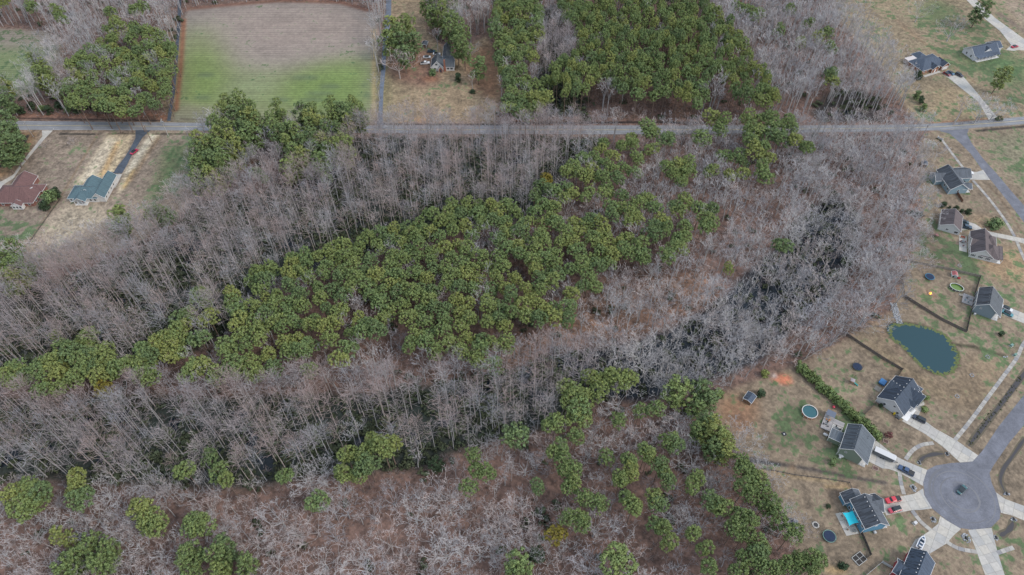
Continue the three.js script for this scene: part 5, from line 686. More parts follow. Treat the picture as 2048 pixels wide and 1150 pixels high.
// sheds
function shed(label, x, y, deg, w, d, wall, roof) { const p = at(x, y), h = thing('shed', label, 'shed', p[0], 0, p[1], -deg * Math.PI / 180); ridged(h, { a0: -w / 2, ar: 0, a1: w / 2, y0: 2.1, yr: 2.6, y1: 2.1, b0: -d / 2, b1: d / 2, wall, roof, over: 0.2 }); doorAt(h, 0.3, 0.05, d / 2 + 0.02, 0, 1.1, 1.8, woodBrown); windowAt(h, w / 2 + 0.02, 1.3, 0, 1, 0.6, 0.6); }
shed('slate-roofed shed at the wood edge, beside the round clipped bush', 1497, 800, 40, 3.4, 4, woodBrown, RF.blue); shed('small grey-roofed shed tucked under the tree line of the ditch', 1582, 1052, 15, 3, 3, woodGrey, RF.slate); shed('low dark shed among the wood edge trees by the corner lot', 1846, 332, 20, 2.6, 2.6, woodGrey, RF.blue);
shed('dark-roofed carport hidden under the evergreen cluster by the farmhouse', 850, 92, 10, 3.2, 4, woodGrey, RF.dark);

// ---------------------------------------------------------------- vehicles
const tyreMat = mat(lin(0.02, 0.02, 0.021)), rimMat = mat(lin(0.4, 0.4, 0.42), { metalness: 0.7, roughness: 0.35 }), lampMat = mat(lin(0.6, 0.6, 0.58), { roughness: 0.2 }), tailMat = mat(lin(0.3, 0.02, 0.02), { roughness: 0.3 }), carGlass = new THREE.MeshPhysicalMaterial({ color: lin(0.018, 0.025, 0.03), roughness: 0.05 }), blackPlastic = mat(lin(0.025, 0.026, 0.028), { roughness: 0.6 });
const paint = (r, g, b) => new THREE.MeshPhysicalMaterial({ color: lin(r, g, b), roughness: 0.35, clearcoat: 0.8, clearcoatRoughness: 0.15, metalness: 0.1 });
const profile = (pts, w, bev = 0.08) => new THREE.ExtrudeGeometry(new THREE.Shape(pts.map((p) => new THREE.Vector2(...p))), { depth: w - 2 * bev, bevelEnabled: true, bevelSize: bev, bevelThickness: bev, bevelSegments: 2 }).translate(0, 0, -w / 2 + bev);
function vehicle(kind, label, color, ax, ay, bx, by, group) { // from rear pixel to front pixel, on the ground
  const A = at(ax, ay, 0.6), B = at(bx, by, 0.6), t = thing(kind, label, kind === 'pickup_truck' ? 'pickup truck' : kind === 'sport_utility' ? 'SUV' : 'car', (A[0] + B[0]) / 2, 0.09, (A[1] + B[1]) / 2, -Math.atan2(B[1] - A[1], B[0] - A[0]), group);
  const P = kind === 'pickup_truck', S = kind === 'sport_utility', L = P ? 5.7 : S ? 4.8 : 4.6, w = P ? 2.0 : 1.85, hl = L / 2, m = paint(...color);
  if (P) {
    part(t, 'body', profile([[-hl, 0.45], [hl - 0.1, 0.4], [hl, 0.75], [hl - 0.15, 1.05], [hl - 1.55, 1.18], [-hl, 1.12]], w), m);
    part(t, 'cabin', profile([[-0.75, 1.14], [1.35, 1.14], [0.75, 1.78], [-0.6, 1.82]], w - 0.24, 0.1), m); part(t, 'windshield', new THREE.BoxGeometry(0.86, 0.04, w - 0.42).rotateZ(-0.8).translate(1.12, 1.52, 0), carGlass); part(t, 'rear_window', box(0.05, 0.44, w - 0.5, -0.77, 1.5, 0), carGlass); for (const s of [-1, 1]) part(t, 'side_window', box(1.5, 0.4, 0.04, 0.1, 1.48, s * (w / 2 - 0.09)), carGlass);
    part(t, 'cargo_bed', [box(1.85, 0.06, w - 0.3, -1.82, 1.2, 0), box(1.9, 0.12, 0.1, -1.82, 1.22, w / 2 - 0.09), box(1.9, 0.12, 0.1, -1.82, 1.22, -w / 2 + 0.09), box(0.1, 0.12, w - 0.1, -hl + 0.08, 1.22, 0)], blackPlastic);
  } else {
    const top = S ? 1.75 : 1.42, be = S ? 1.08 : 0.92;
    part(t, 'body', profile([[-hl, 0.4], [hl - 0.1, 0.35], [hl, 0.62], [hl - 0.2, be - 0.14], [hl - 1.15, be], [-hl + (S ? 0.05 : 0.5), be], [-hl, be - 0.1]], w), m);
    part(t, 'windows', profile(S ? [[-hl + 0.12, be], [1.3, be], [0.6, top - 0.06], [-hl + 0.4, top - 0.06]] : [[-hl + 0.55, be], [1.25, be], [0.45, top - 0.06], [-hl + 1.25, top - 0.06]], w - 0.2, 0.1), carGlass);
    part(t, 'roof', new RoundedBoxGeometry(S ? 2.5 : 1.5, 0.1, w - 0.42, 2, 0.05).translate(S ? -0.75 : -0.25, top - 0.02, 0), m);
  }
  for (const x of [hl - 0.95, -hl + 1.0]) for (const s of [-1, 1]) { const r = P || S ? 0.38 : 0.33, wh = part(t, 'wheel', new THREE.CylinderGeometry(r, r, 0.24, 16).rotateX(Math.PI / 2).translate(x, r, s * (w / 2 - 0.1)), tyreMat); part(wh, 'rim', new THREE.CylinderGeometry(r * 0.6, r * 0.6, 0.26, 10).rotateX(Math.PI / 2).translate(x, r, s * (w / 2 - 0.1)), rimMat); }
  for (const s of [-1, 1]) { part(t, 'headlight', box(0.1, 0.14, 0.36, hl - 0.03, 0.74, s * (w / 2 - 0.32)), lampMat); part(t, 'tail_light', box(0.06, 0.24, 0.2, -hl - 0.01, 0.85, s * (w / 2 - 0.2)), tailMat); }
  return t;
}
vehicle('car', 'teal hatchback driving alone on the turning circle', [0.02, 0.09, 0.1], 1916, 987, 1931, 972);
vehicle('pickup_truck', 'dark blue pickup behind the enclosed trailer on the green house drive', [0.02, 0.055, 0.13], 1826, 949, 1797, 934);
vehicle('pickup_truck', 'red pickup with a dark bed, nearest the lawn edge on the blue house drive', [0.5, 0.012, 0.03], 1800, 997, 1771, 1003);
vehicle('sport_utility', 'red estate car parked beside the red pickup', [0.42, 0.02, 0.05], 1802, 1016, 1776, 1023);
vehicle('sport_utility', 'black boxy car on the drive of the navy-roofed white house', [0.012, 0.022, 0.05], 1848, 843, 1828, 833);
vehicle('sport_utility', 'dark teal car before the brown-roofed garage, farther from the white house', [0.02, 0.06, 0.075], 1918.5, 443, 1936, 446); vehicle('pickup_truck', 'dark blue pickup before the brown-roofed garage, nearer the white house', [0.018, 0.05, 0.08], 1919, 452, 1943, 456);
vehicle('car', 'white car beside the teal one at the grey-green house', [0.62, 0.63, 0.66], 2005, 613, 2022, 621); vehicle('car', 'teal car beside the white one at the grey-green house', [0.05, 0.2, 0.23], 2007, 623, 2023, 631);
vehicle('sport_utility', 'white car with a dark rear before the garage of the blue-grey house', [0.66, 0.66, 0.67], 1931, 345, 1943, 346.5); vehicle('car', 'black car half under the eave of the blue-grey house', [0.012, 0.014, 0.02], 1919, 359, 1925, 363);
vehicle('car', 'maroon car parked nearest the brick house', [0.2, 0.02, 0.03], 1888, 145, 1899, 151); vehicle('car', 'blue car parked between the maroon and the black one', [0.03, 0.11, 0.2], 1896, 143, 1907, 149); vehicle('sport_utility', 'black car parked apart at the drive edge of the brick house', [0.02, 0.018, 0.035], 1912, 147, 1924, 153); vehicle('car', 'red car before the white house with the triangular dormer', [0.48, 0.02, 0.06], 2021, 95, 2038, 91);
vehicle('pickup_truck', 'white pickup nearest the farmhouse lawn', [0.66, 0.66, 0.67], 842, 127, 859, 126); vehicle('car', 'white car parked behind the white pickup', [0.6, 0.64, 0.68], 847, 114, 861, 114); vehicle('car', 'white car close to the farmhouse roof', [0.64, 0.65, 0.66], 867, 107.5, 880, 108); vehicle('sport_utility', 'dark teal car under the tree behind the farmhouse', [0.02, 0.06, 0.1], 855, 103, 870, 103);
vehicle('car', 'red car straddling the edge of the black asphalt drive', [0.42, 0.015, 0.07], 264, 307, 273, 300); vehicle('sport_utility', 'black car at the garage of the teal-roofed house', [0.012, 0.02, 0.035], 216, 355, 224, 346);
{ // enclosed trailer
  const A = at(1748, 905), B = at(1782, 921), t = thing('cargo_trailer', 'long enclosed trailer with a white roof and dark sides on the green house drive', 'trailer', (A[0] + B[0]) / 2, 0.09, (A[1] + B[1]) / 2, -Math.atan2(B[1] - A[1], B[0] - A[0]));
  part(t, 'box_body', new RoundedBoxGeometry(7.4, 2.0, 2.3, 2, 0.08).translate(0, 1.6, 0), mat(lin(0.1, 0.11, 0.12), { roughness: 0.5 })); part(t, 'roof', new RoundedBoxGeometry(7.5, 0.12, 2.4, 2, 0.05).translate(0, 2.66, 0), ventWhite); part(t, 'nose_cap', profile([[3.6, 0.9], [4.1, 0.9], [4.0, 2.5], [3.6, 2.6]], 2.2), ventWhite);
  for (const x of [-0.6, 0.4]) for (const s of [-1, 1]) part(t, 'wheel', new THREE.CylinderGeometry(0.34, 0.34, 0.24, 14).rotateX(Math.PI / 2).translate(x, 0.34, s * 1.06), tyreMat); part(t, 'tow_bar', [box(1.6, 0.1, 0.1, 4.6, 0.5, 0.25, 0.18), box(1.6, 0.1, 0.1, 4.6, 0.5, -0.25, -0.18), cyl(0.05, 0.05, 0.6, 5.2, 0.4, 0)], blackPlastic);
}
{ // boat on its trailer
  const A = at(1833, 1096), B = at(1841, 1079), t = thing('motor_boat', 'white motor boat with blue seats on a trailer before the red house garage', 'boat', (A[0] + B[0]) / 2 + 0.4, 0.09, (A[1] + B[1]) / 2, -Math.atan2(B[1] - A[1], B[0] - A[0]));
  const out = (k) => new THREE.Shape([[-2.6, -1.0 * k], [0.6, -1.05 * k], [2.0, -0.7 * k], [3.0, 0], [2.0, 0.7 * k], [0.6, 1.05 * k], [-2.6, 1.0 * k]].map((p) => new THREE.Vector2(p[0] * (k < 1 ? 0.9 : 1), p[1])));
  part(t, 'hull', new THREE.ExtrudeGeometry(out(1), { depth: 0.7, bevelEnabled: true, bevelSize: 0.06, bevelThickness: 0.06, bevelSegments: 2 }).rotateX(-Math.PI / 2).translate(0, 0.7, 0), paint(0.6, 0.61, 0.63)); part(t, 'cockpit', new THREE.ExtrudeGeometry(out(0.72), { depth: 0.12, bevelEnabled: false }).rotateX(-Math.PI / 2).translate(-0.1, 1.42, 0), mat(lin(0.06, 0.1, 0.16)));
  for (const x of [-1.8, -0.4, 1.2]) part(t, 'seat', [new RoundedBoxGeometry(0.55, 0.25, 1.1, 2, 0.06).translate(x, 1.66, 0.1), new RoundedBoxGeometry(0.14, 0.4, 1.1, 2, 0.06).translate(x - 0.3, 1.8, 0.1)], ventWhite); part(t, 'windscreen', box(0.06, 0.4, 1.5, 0.35, 1.75, 0), carGlass); part(t, 'outboard_motor', [box(0.4, 0.6, 0.4, -2.8, 1.6, 0), box(0.16, 0.9, 0.16, -2.85, 0.95, 0)], blackPlastic);
  part(t, 'trailer_frame', [box(5.4, 0.1, 0.1, 0, 0.5, 0.6), box(5.4, 0.1, 0.1, 0, 0.5, -0.6), box(1.6, 0.1, 0.1, 3.2, 0.5, 0)], rimMat); for (const s of [-1, 1]) part(t, 'wheel', new THREE.CylinderGeometry(0.3, 0.3, 0.2, 14).rotateX(Math.PI / 2).translate(-0.8, 0.3, s * 1.0), tyreMat);
}

// ---------------------------------------------------------------- fences and hedge
function fence(label, px, h, postMat, boardMat, gap = 2.4, rail = false) {
  const f = thing('fence', label, 'fence'), P = poly(px);
  for (let i = 0; i + 1 < P.length; i++) { const [a, b] = [P[i], P[i + 1]], L = Math.hypot(b[0] - a[0], b[1] - a[1]), n = Math.max(1, Math.round(L / gap)), ry = -Math.atan2(b[1] - a[1], b[0] - a[0]);
    for (let k = 0; k < n; k++) { const t = (k + 0.5) / n, x = a[0] + (b[0] - a[0]) * t, z = a[1] + (b[1] - a[1]) * t, w = L / n, g = []; if (rail) for (const y of [0.35, 0.75, 1.1]) g.push(box(w, 0.14, 0.05, 0, y * h / 1.3, 0)); else { const nb = 8; for (let q = 0; q < nb; q++) g.push(box(w / nb - 0.025, h - 0.08 + 0.05 * HT[(k * 9 + q) & 65535], 0.04, -w / 2 + (q + 0.5) * w / nb, h / 2, (q % 2) * 0.012)); g.push(box(w, 0.1, 0.05, 0, h * 0.25, 0.06), box(w, 0.1, 0.05, 0, h * 0.8, 0.06)); } part(f, 'panel', merge(g).rotateY(ry).translate(x, 0, z), boardMat); }
    for (let k = 0; k <= n; k++) if (k < n || i === P.length - 2) part(f, 'post', box(0.14, h + 0.12, 0.14, a[0] + (b[0] - a[0]) * k / n, h / 2, a[1] + (b[1] - a[1]) * k / n, ry), postMat); }
}
const oldWood = mat(lin(0.12, 0.105, 0.095)), paleWood = mat(lin(0.26, 0.235, 0.2)), dimWood = mat(lin(0.075, 0.07, 0.065));
fence('weathered board fence between the green patchy lawn and the trampoline yard', [1803, 522, 1852, 531, 1896, 540, 1959, 554.6], 1.6, oldWood, paleWood); fence('weathered board fence running from the pond channel to the yard corner', [1809, 595, 1847, 619, 1883, 641, 1932, 665], 1.7, oldWood, oldWood); fence('dark fence beside the grey-green house closing the trampoline yard', [1959, 556, 1950, 585, 1944, 614, 1937, 640, 1932, 664], 1.7, dimWood, dimWood); fence('low fence at the wood edge of the trampoline yard', [1803, 524, 1804, 560, 1808, 594], 1.3, oldWood, oldWood, 2.4, true);
fence('grey board fence between the pond bank and the black trampoline yard', [1692, 670, 1728, 694, 1763, 717, 1804, 741], 1.6, oldWood, oldWood); fence('pale rail fence along the wood edge of the black trampoline yard', [1597, 728, 1640, 701, 1692, 669], 1.3, paleWood, paleWood, 2.4, true); fence('dark fence closing the yard beside the navy-roofed house', [1729, 829, 1741, 817, 1751, 806], 1.5, dimWood, dimWood); fence('short dark fence from the pond fence corner to the navy-roofed house', [1804, 741, 1799, 748, 1796, 752], 1.6, dimWood, dimWood);
fence('rail fence along the straw line between the ditch and the blue house lot', [1516, 937, 1555, 944, 1589, 951, 1640, 957, 1698, 966, 1704, 982], 1.2, oldWood, oldWood, 2.4, true); fence('dark fence from the blue house wall to its back corner', [1722, 1066, 1731, 1087, 1741, 1111, 1730, 1118], 1.5, dimWood, dimWood); fence('pale fence beside the red house', [1728, 1154, 1763, 1125, 1804, 1149], 1.5, ventWhite, mat(lin(0.4, 0.42, 0.42)));
fence('brown board screen beside the blue-grey house', [1910, 381, 1916, 392, 1924, 405], 1.6, woodBrown, mat(lin(0.17, 0.09, 0.06)));
{ // hedge of clipped conifers
  const c = along([1592, 733, 1640, 776, 1700, 830, 1758, 880]), len = c.getLength(), h = thing('hedge', 'long dense evergreen hedge dividing the two back yards', 'hedge');
  part(h, 'foliage', needles(55, 460, 44, 0.46, (k, r) => { const p = c.getPointAt((k + r()) / 461), y = r(), a = (r() - 0.5) * 3.6 * (1 - 0.4 * y); return [p.x + a * 0.75, 0.4 + y * (3.1 + 0.5 * Math.sin(k * 0.9)), p.z - a * 0.75, 0.6 + 0.3 * r()]; }), GREENS[0]);
  part(h, 'stems', Array.from({ length: 30 }, (_, k) => { const p = c.getPointAt((k + 0.5) / 30); return cyl(0.08, 0.05, 2, p.x, 1, p.z, 6); }), woodBrown);
}
{ const p = at(1776, 872, 1.5), t = thing('ornamental_tree', 'small round red-leaved tree at the end of the hedge', 'tree', p[0], 0, p[1]); part(t, 'trunk', limbGeo([[0, 0, 0, 0.1, 0, 1.6, 0, 0.07, barkCol]], 6), crownMat); part(t, 'crown', needles(77, 26, 30, 0.35, (k, r) => { const a = r() * 6.28, q = 1.5 * Math.sqrt(r()); return [Math.cos(a) * q, 1.3 + r() * 1.6, Math.sin(a) * q, 0.5]; }), mat(lin(0.17, 0.07, 0.07), { vertexColors: true })); }

// ---------------------------------------------------------------- yards: pools, trampolines, play things, beds
function roundPool(label, x, y, rx, rz, h, wall, water, rimM, turn = 0, level = 0.8) { const p = at(x, y, h), t = thing('swimming_pool', label, 'pool', p[0], 0, p[1], turn), ring = (r0, r1, y0, y1) => new THREE.LatheGeometry([[r0, y0], [r1, y0], [r1, y1], [r0, y1], [r0, y0]].map((q) => new THREE.Vector2(...q)), 40); part(t, 'wall', ring(0.97, 1, 0, h).scale(rx, 1, rz), wall); part(t, 'rim', ring(0.95, 1.04, h, h + 0.08).scale(rx, 1, rz), rimM); part(t, 'water', new THREE.CircleGeometry(0.97, 40).rotateX(-Math.PI / 2).scale(rx, 1, rz).translate(0, h * level, 0), water); for (let k = 0; k < 12; k++) part(t, 'upright', box(0.1, h, 0.18, Math.cos(k / 12 * 6.283) * rx * 1.02, h / 2, Math.sin(k / 12 * 6.283) * rz * 1.02, -k / 12 * 6.283), rimM); return t; }
roundPool('round above-ground pool with dark teal water and an orange-brown wall', 1620, 823, 3.0, 3.0, 1.25, mat(lin(0.34, 0.15, 0.08)), new THREE.MeshPhysicalMaterial({ color: lin(0.02, 0.09, 0.105), roughness: 0.08 }), mat(lin(0.5, 0.5, 0.48)));
roundPool('oval pool with green algae water and a white liner rim', 1914, 574, 2.9, 2.1, 1.1, mat(lin(0.1, 0.1, 0.1)), new THREE.MeshPhysicalMaterial({ color: lin(0.11, 0.19, 0.04), roughness: 0.2 }), mat(lin(0.5, 0.55, 0.5)), -0.5, 0.45);
function trampoline(label, x, y, r, pad, net) { const p = at(x, y, 0.9), t = thing('trampoline', label, 'trampoline', p[0], 0, p[1]); part(t, 'mat', new THREE.CylinderGeometry(r * 0.84, r * 0.84, 0.03, 36).translate(0, 0.86, 0), mat(lin(0.012, 0.025, 0.06))); part(t, 'pad', new THREE.TorusGeometry(r * 0.92, 0.14, 8, 40).rotateX(Math.PI / 2).scale(1, 0.5, 1).translate(0, 0.88, 0), mat(lin(...pad))); for (let k = 0; k < 6; k++) { const a = k / 6 * 6.283; part(t, 'leg', cyl(0.04, 0.04, 0.86, Math.cos(a) * r * 0.95, 0.43, Math.sin(a) * r * 0.95, 8), rimMat); if (net) part(t, 'net_pole', cyl(0.035, 0.035, 1.9, Math.cos(a) * r, 1.8, Math.sin(a) * r, 8), blackPlastic); } if (net) part(t, 'net_ring', [new THREE.TorusGeometry(r, 0.03, 6, 40).rotateX(Math.PI / 2).translate(0, 2.7, 0), ...Array.from({ length: 48 }, (_, k) => cyl(0.008, 0.008, 1.8, Math.cos(k / 48 * 6.283) * r, 1.8, Math.sin(k / 48 * 6.283) * r, 3))], blackPlastic); return t; }
trampoline('round trampoline with a bright blue pad in the yard with the oval pool', 1860, 553, 2.1, [0.03, 0.17, 0.28]); trampoline('black netted trampoline in the yard between hedge and pond', 1715, 733, 2.0, [0.03, 0.05, 0.08], true); trampoline('netted trampoline with a pale green pad below the blue house', 1659, 1072, 2.4, [0.14, 0.25, 0.22], true);
{ const p = at(1907, 552), t = thing('playhouse', 'small playhouse with a red roof by the board fence', 'playhouse', p[0], 0, p[1], -0.3); ridged(t, { a0: -1.1, ar: 0, a1: 1.1, y0: 1.3, yr: 2.0, y1: 1.3, b0: -1.4, b1: 1.0, wall: mat(lin(0.3, 0.42, 0.42)), roof: mat(lin(0.32, 0.1, 0.1)), over: 0.15 }); windowAt(t, 0.5, 0.9, 1.02, 0, 0.4, 0.4); doorAt(t, -0.4, 0.02, 1.02, 0, 0.55, 1.1, blackPlastic); }
{ const p = at(1917, 557), t = thing('ride_on_toy', 'red plastic ride-on toy beside the playhouse', 'toy car', p[0], 0, p[1]); part(t, 'body', new RoundedBoxGeometry(1.1, 0.7, 0.8, 3, 0.2).translate(0, 0.5, 0), mat(lin(0.5, 0.04, 0.05))); part(t, 'seat', box(0.3, 0.2, 0.5, -0.1, 0.92, 0), blackPlastic); for (const x of [-0.35, 0.35]) for (const s of [-1, 1]) part(t, 'wheel', new THREE.CylinderGeometry(0.18, 0.18, 0.12, 10).rotateX(Math.PI / 2).translate(x, 0.18, s * 0.42), tyreMat); }
{ const p = at(1702, 766), t = thing('slide_tower', 'play tower with a teal slide between hedge and pond', 'playset', p[0], 0, p[1], -0.5); part(t, 'tower', [...[[-0.7, -0.7], [0.7, -0.7], [-0.7, 0.7], [0.7, 0.7]].map(([x, z]) => box(0.1, 2.3, 0.1, x, 1.15, z)), box(1.5, 0.1, 1.5, 0, 1.2, 0)], woodBrown); part(t, 'roof', new THREE.ConeGeometry(1.25, 0.7, 4).rotateY(Math.PI / 4).translate(0, 2.6, 0), mat(lin(0.3, 0.26, 0.27))); part(t, 'slide', [new THREE.BoxGeometry(2.4, 0.06, 0.55).rotateZ(-0.5).translate(1.75, 0.65, 0), new THREE.BoxGeometry(2.4, 0.2, 0.05).rotateZ(-0.5).translate(1.75, 0.75, 0.28), new THREE.BoxGeometry(2.4, 0.2, 0.05).rotateZ(-0.5).translate(1.75, 0.75, -0.28)], mat(lin(0.06, 0.3, 0.28))); part(t, 'swing_beam', [box(0.1, 0.1, 2.6, 0, 2.1, -2), box(0.1, 2.3, 0.1, 0.5, 1.1, -3.2), box(0.1, 2.3, 0.1, -0.5, 1.1, -3.2), box(0.4, 0.05, 0.2, 0, 0.5, -1.6), box(0.4, 0.05, 0.2, 0, 0.5, -2.4)], woodBrown); }
{ // burning fire pit
  const p = at(1860, 588), t = thing('fire_pit', 'ring of stones with a bright burning fire in the trampoline yard', 'fire pit', p[0], 0, p[1]); part(t, 'stone_ring', Array.from({ length: 11 }, (_, k) => new THREE.IcosahedronGeometry(0.26, 0).scale(1, 0.7, 1).rotateY(k).translate(Math.cos(k / 11 * 6.283) * 0.9, 0.18, Math.sin(k / 11 * 6.283) * 0.9)), woodGrey); part(t, 'log', [0, 1, 2].map((k) => cyl(0.1, 0.08, 1.2, 0, 0, 0, 8).rotateZ(1.2).rotateY(k * 2.1).translate(0, 0.3, 0)), blackPlastic);
  const fl = part(t, 'flame', [0, 1, 2, 3, 4].map((k) => new THREE.ConeGeometry(0.26 - k * 0.02, 0.8 + 0.2 * (k % 3), 7).translate(0.34 * Math.cos(k * 1.9), 0.6 + 0.06 * k, 0.34 * Math.sin(k * 1.9))), mat(lin(0.9, 0.4, 0.08), { emissive: lin(1, 0.42, 0.07), emissiveIntensity: 1.7 })); fl.castShadow = false;
  const li = new THREE.PointLight(0xffa040, 5, 12); li.position.set(p[0], 1.6, p[1]); li.castShadow = true; scene.add(li);
}
{ const p = at(1718, 1118), t = thing('raised_garden', 'pale timber-framed raised garden with dark soil near the round bush', 'garden bed', p[0], 0, p[1], 0.55); part(t, 'frame', [box(4.2, 0.5, 0.14, 0, 0.25, 1.6), box(4.2, 0.5, 0.14, 0, 0.25, -1.6), box(0.14, 0.5, 3.2, 2.05, 0.25, 0), box(0.14, 0.5, 3.2, -2.05, 0.25, 0), box(0.12, 0.4, 3.2, 0, 0.24, 0), box(4, 0.4, 0.12, 0, 0.24, 0)], mat(lin(0.42, 0.42, 0.4))); for (const x of [-1, 1]) for (const z of [-0.8, 0.8]) part(t, 'soil', box(1.85, 0.3, 1.4, x, 0.18, z), mat(lin(0.025, 0.022, 0.02))); }
for (const [label, x, y] of [['small brick-edged planting bed before the green house porch', 1750.5, 937], ['small brick-edged planting bed under the red-leaved tree', 1771, 883]]) { const p = at(x, y), t = thing('planter', label, 'planter', p[0], 0, p[1], -0.5); part(t, 'border', [box(2.0, 0.3, 0.16, 0, 0.15, 0.75), box(2.0, 0.3, 0.16, 0, 0.15, -0.75), box(0.16, 0.3, 1.4, 0.95, 0.15, 0), box(0.16, 0.3, 1.4, -0.95, 0.15, 0)], mat(lin(0.34, 0.26, 0.22))); part(t, 'soil', box(1.8, 0.2, 1.4, 0, 0.11, 0), mat(lin(0.1, 0.06, 0.05))); }
// green house: deck, patio and furniture, in the frame of the house
function platform(name, label, cat, x, z, deg, build) { const t = thing(name, label, cat, x, 0, z, -deg * Math.PI / 180); build(t); return t; }
const deckMats = [[0.3, 0.285, 0.28], [0.27, 0.26, 0.26], [0.33, 0.31, 0.3]].map((c) => mat(lin(...c)));
const boards = (t, x0, x1, z0, z1, y) => { const n = Math.round((z1 - z0) / 0.8); for (let k = 0; k < n; k++) part(t, 'plank', box(x1 - x0, 0.08, (z1 - z0) / n - 0.03, (x0 + x1) / 2, y, z0 + (k + 0.5) * (z1 - z0) / n), deckMats[k % 3]); part(t, 'skirt', [box(x1 - x0, y, 0.08, (x0 + x1) / 2, y / 2 - 0.04, z1 - 0.05), box(0.08, y, z1 - z0 - 0.2, x0 + 0.05, y / 2 - 0.04, (z0 + z1) / 2)], woodGrey); };
platform('deck', 'grey plank deck behind the green house, reaching towards the round pool', 'deck', 124.5, -126.2, 31, (t) => { boards(t, -8.5, -4.85, -16.6, -8.1, 0.6); boards(t, -4.8, -0.7, -14.8, -12.4, 0.6); });
platform('patio', 'pale concrete patio square beside the green house deck', 'patio', 124.5, -126.2, 31, (t) => { part(t, 'slab', box(4.0, 0.2, 4.0, -2.75, 0.45, -10.3), slabMats[1]); part(t, 'base', box(3.8, 0.34, 3.8, -2.75, 0.17, -10.3), jointMat); });
const local = (x, z, ox, oz, deg) => { const c = Math.cos(deg * Math.PI / 180), s = Math.sin(deg * Math.PI / 180); return [ox + x * c - z * s, oz + x * s + z * c]; };
function table(label, p, y, r) { const t = thing('patio_table', label, 'table', p[0], y, p[1]); part(t, 'table_top', cyl(r, r, 0.05, 0, 0.72, 0, 20), mat(lin(0.12, 0.13, 0.13), { roughness: 0.3 })); part(t, 'stand', [cyl(0.05, 0.05, 0.7, 0, 0.36, 0, 8), cyl(0.32, 0.28, 0.06, 0, 0.05, 0, 12)], blackPlastic); }
function chair(label, p, y, turn, m, group) { const t = thing('patio_chair', label, 'chair', p[0], y, p[1], turn, group); part(t, 'seat', new RoundedBoxGeometry(0.52, 0.1, 0.52, 2, 0.04).translate(0, 0.44, 0), m); part(t, 'backrest', new RoundedBoxGeometry(0.52, 0.55, 0.08, 2, 0.04).rotateX(-0.2).translate(0, 0.74, -0.28), m); for (const x of [-0.22, 0.22]) for (const z of [-0.22, 0.22]) part(t, 'leg', box(0.05, 0.42, 0.05, x, 0.21, z), blackPlastic); }
table('round dark table on the pale concrete patio', local(-2.8, -10.4, 124.5, -126.2, 31), 0.55, 0.7); for (let k = 0; k < 4; k++) { const a = k * 1.57 + 0.4, p = local(-2.8 + Math.sin(a) * 1.15, -10.4 + Math.cos(a) * 1.15, 124.5, -126.2, 31); chair('dark chair around the table on the pale concrete patio', p, 0.55, a + Math.PI - 0.54, blackPlastic, 'chairs on the pale concrete patio'); }
table('small dark table on the plank deck', local(-6.9, -10.4, 124.5, -126.2, 31), 0.64, 0.45); for (let k = 0; k < 3; k++) { const a = k * 2.1 + 0.9, p = local(-6.9 + Math.sin(a), -10.4 + Math.cos(a), 124.5, -126.2, 31); chair('dark chair around the small table on the plank deck', p, 0.64, a + Math.PI - 0.54, blackPlastic, 'chairs on the plank deck'); }
for (const [x, z] of [[-7.4, -12.6], [-6.5, -12.3], [-6.2, -13.0]]) chair('orange lounge chair by the dark canopy on the deck', local(x, z, 124.5, -126.2, 31), 0.64, 1.2, mat(lin(0.4, 0.17, 0.05)), 'orange chairs on the deck');
platform('canopy', 'flat slate-blue canopy at the pool end of the deck', 'canopy', 124.5, -126.2, 31, (t) => { part(t, 'cover', new RoundedBoxGeometry(3.4, 0.1, 2.8, 2, 0.04).translate(-6.7, 2.5, -15), mat(lin(0.11, 0.13, 0.17))); for (const x of [-8.2, -5.2]) for (const z of [-16.2, -13.8]) part(t, 'post', box(0.1, 2.4, 0.1, x, 1.25, z), trimMat); });
{ const p = at(1666, 816), t = thing('kettle_grill', 'red kettle grill on the grass beside the deck', 'grill', p[0], 0, p[1]); part(t, 'bowl', new THREE.SphereGeometry(0.6, 16, 12).scale(1, 0.75, 1).translate(0, 0.9, 0), mat(lin(0.42, 0.03, 0.06), { roughness: 0.3 })); part(t, 'lid_handle', box(0.2, 0.06, 0.06, 0, 1.4, 0), blackPlastic); for (let k = 0; k < 3; k++) part(t, 'leg', cyl(0.03, 0.03, 0.8, Math.cos(k * 2.1) * 0.4, 0.35, Math.sin(k * 2.1) * 0.4, 6), blackPlastic); }
for (const [label, x, y] of [['white propane tank on the lawn behind the green house', 1650, 871], ['white round tank against the green house gable', 1681, 913]]) { const p = at(x, y), t = thing('propane_tank', label, 'tank', p[0], 0, p[1], -0.6); part(t, 'vessel', new THREE.CapsuleGeometry(0.5, 1.0, 6, 14).rotateZ(Math.PI / 2).translate(0, 0.75, 0), ventWhite); part(t, 'valve_dome', cyl(0.18, 0.16, 0.2, 0, 1.3, 0, 10), ventWhite); part(t, 'leg', [box(0.12, 0.4, 0.6, -0.5, 0.2, 0), box(0.12, 0.4, 0.6, 0.5, 0.2, 0)], ventMat); }
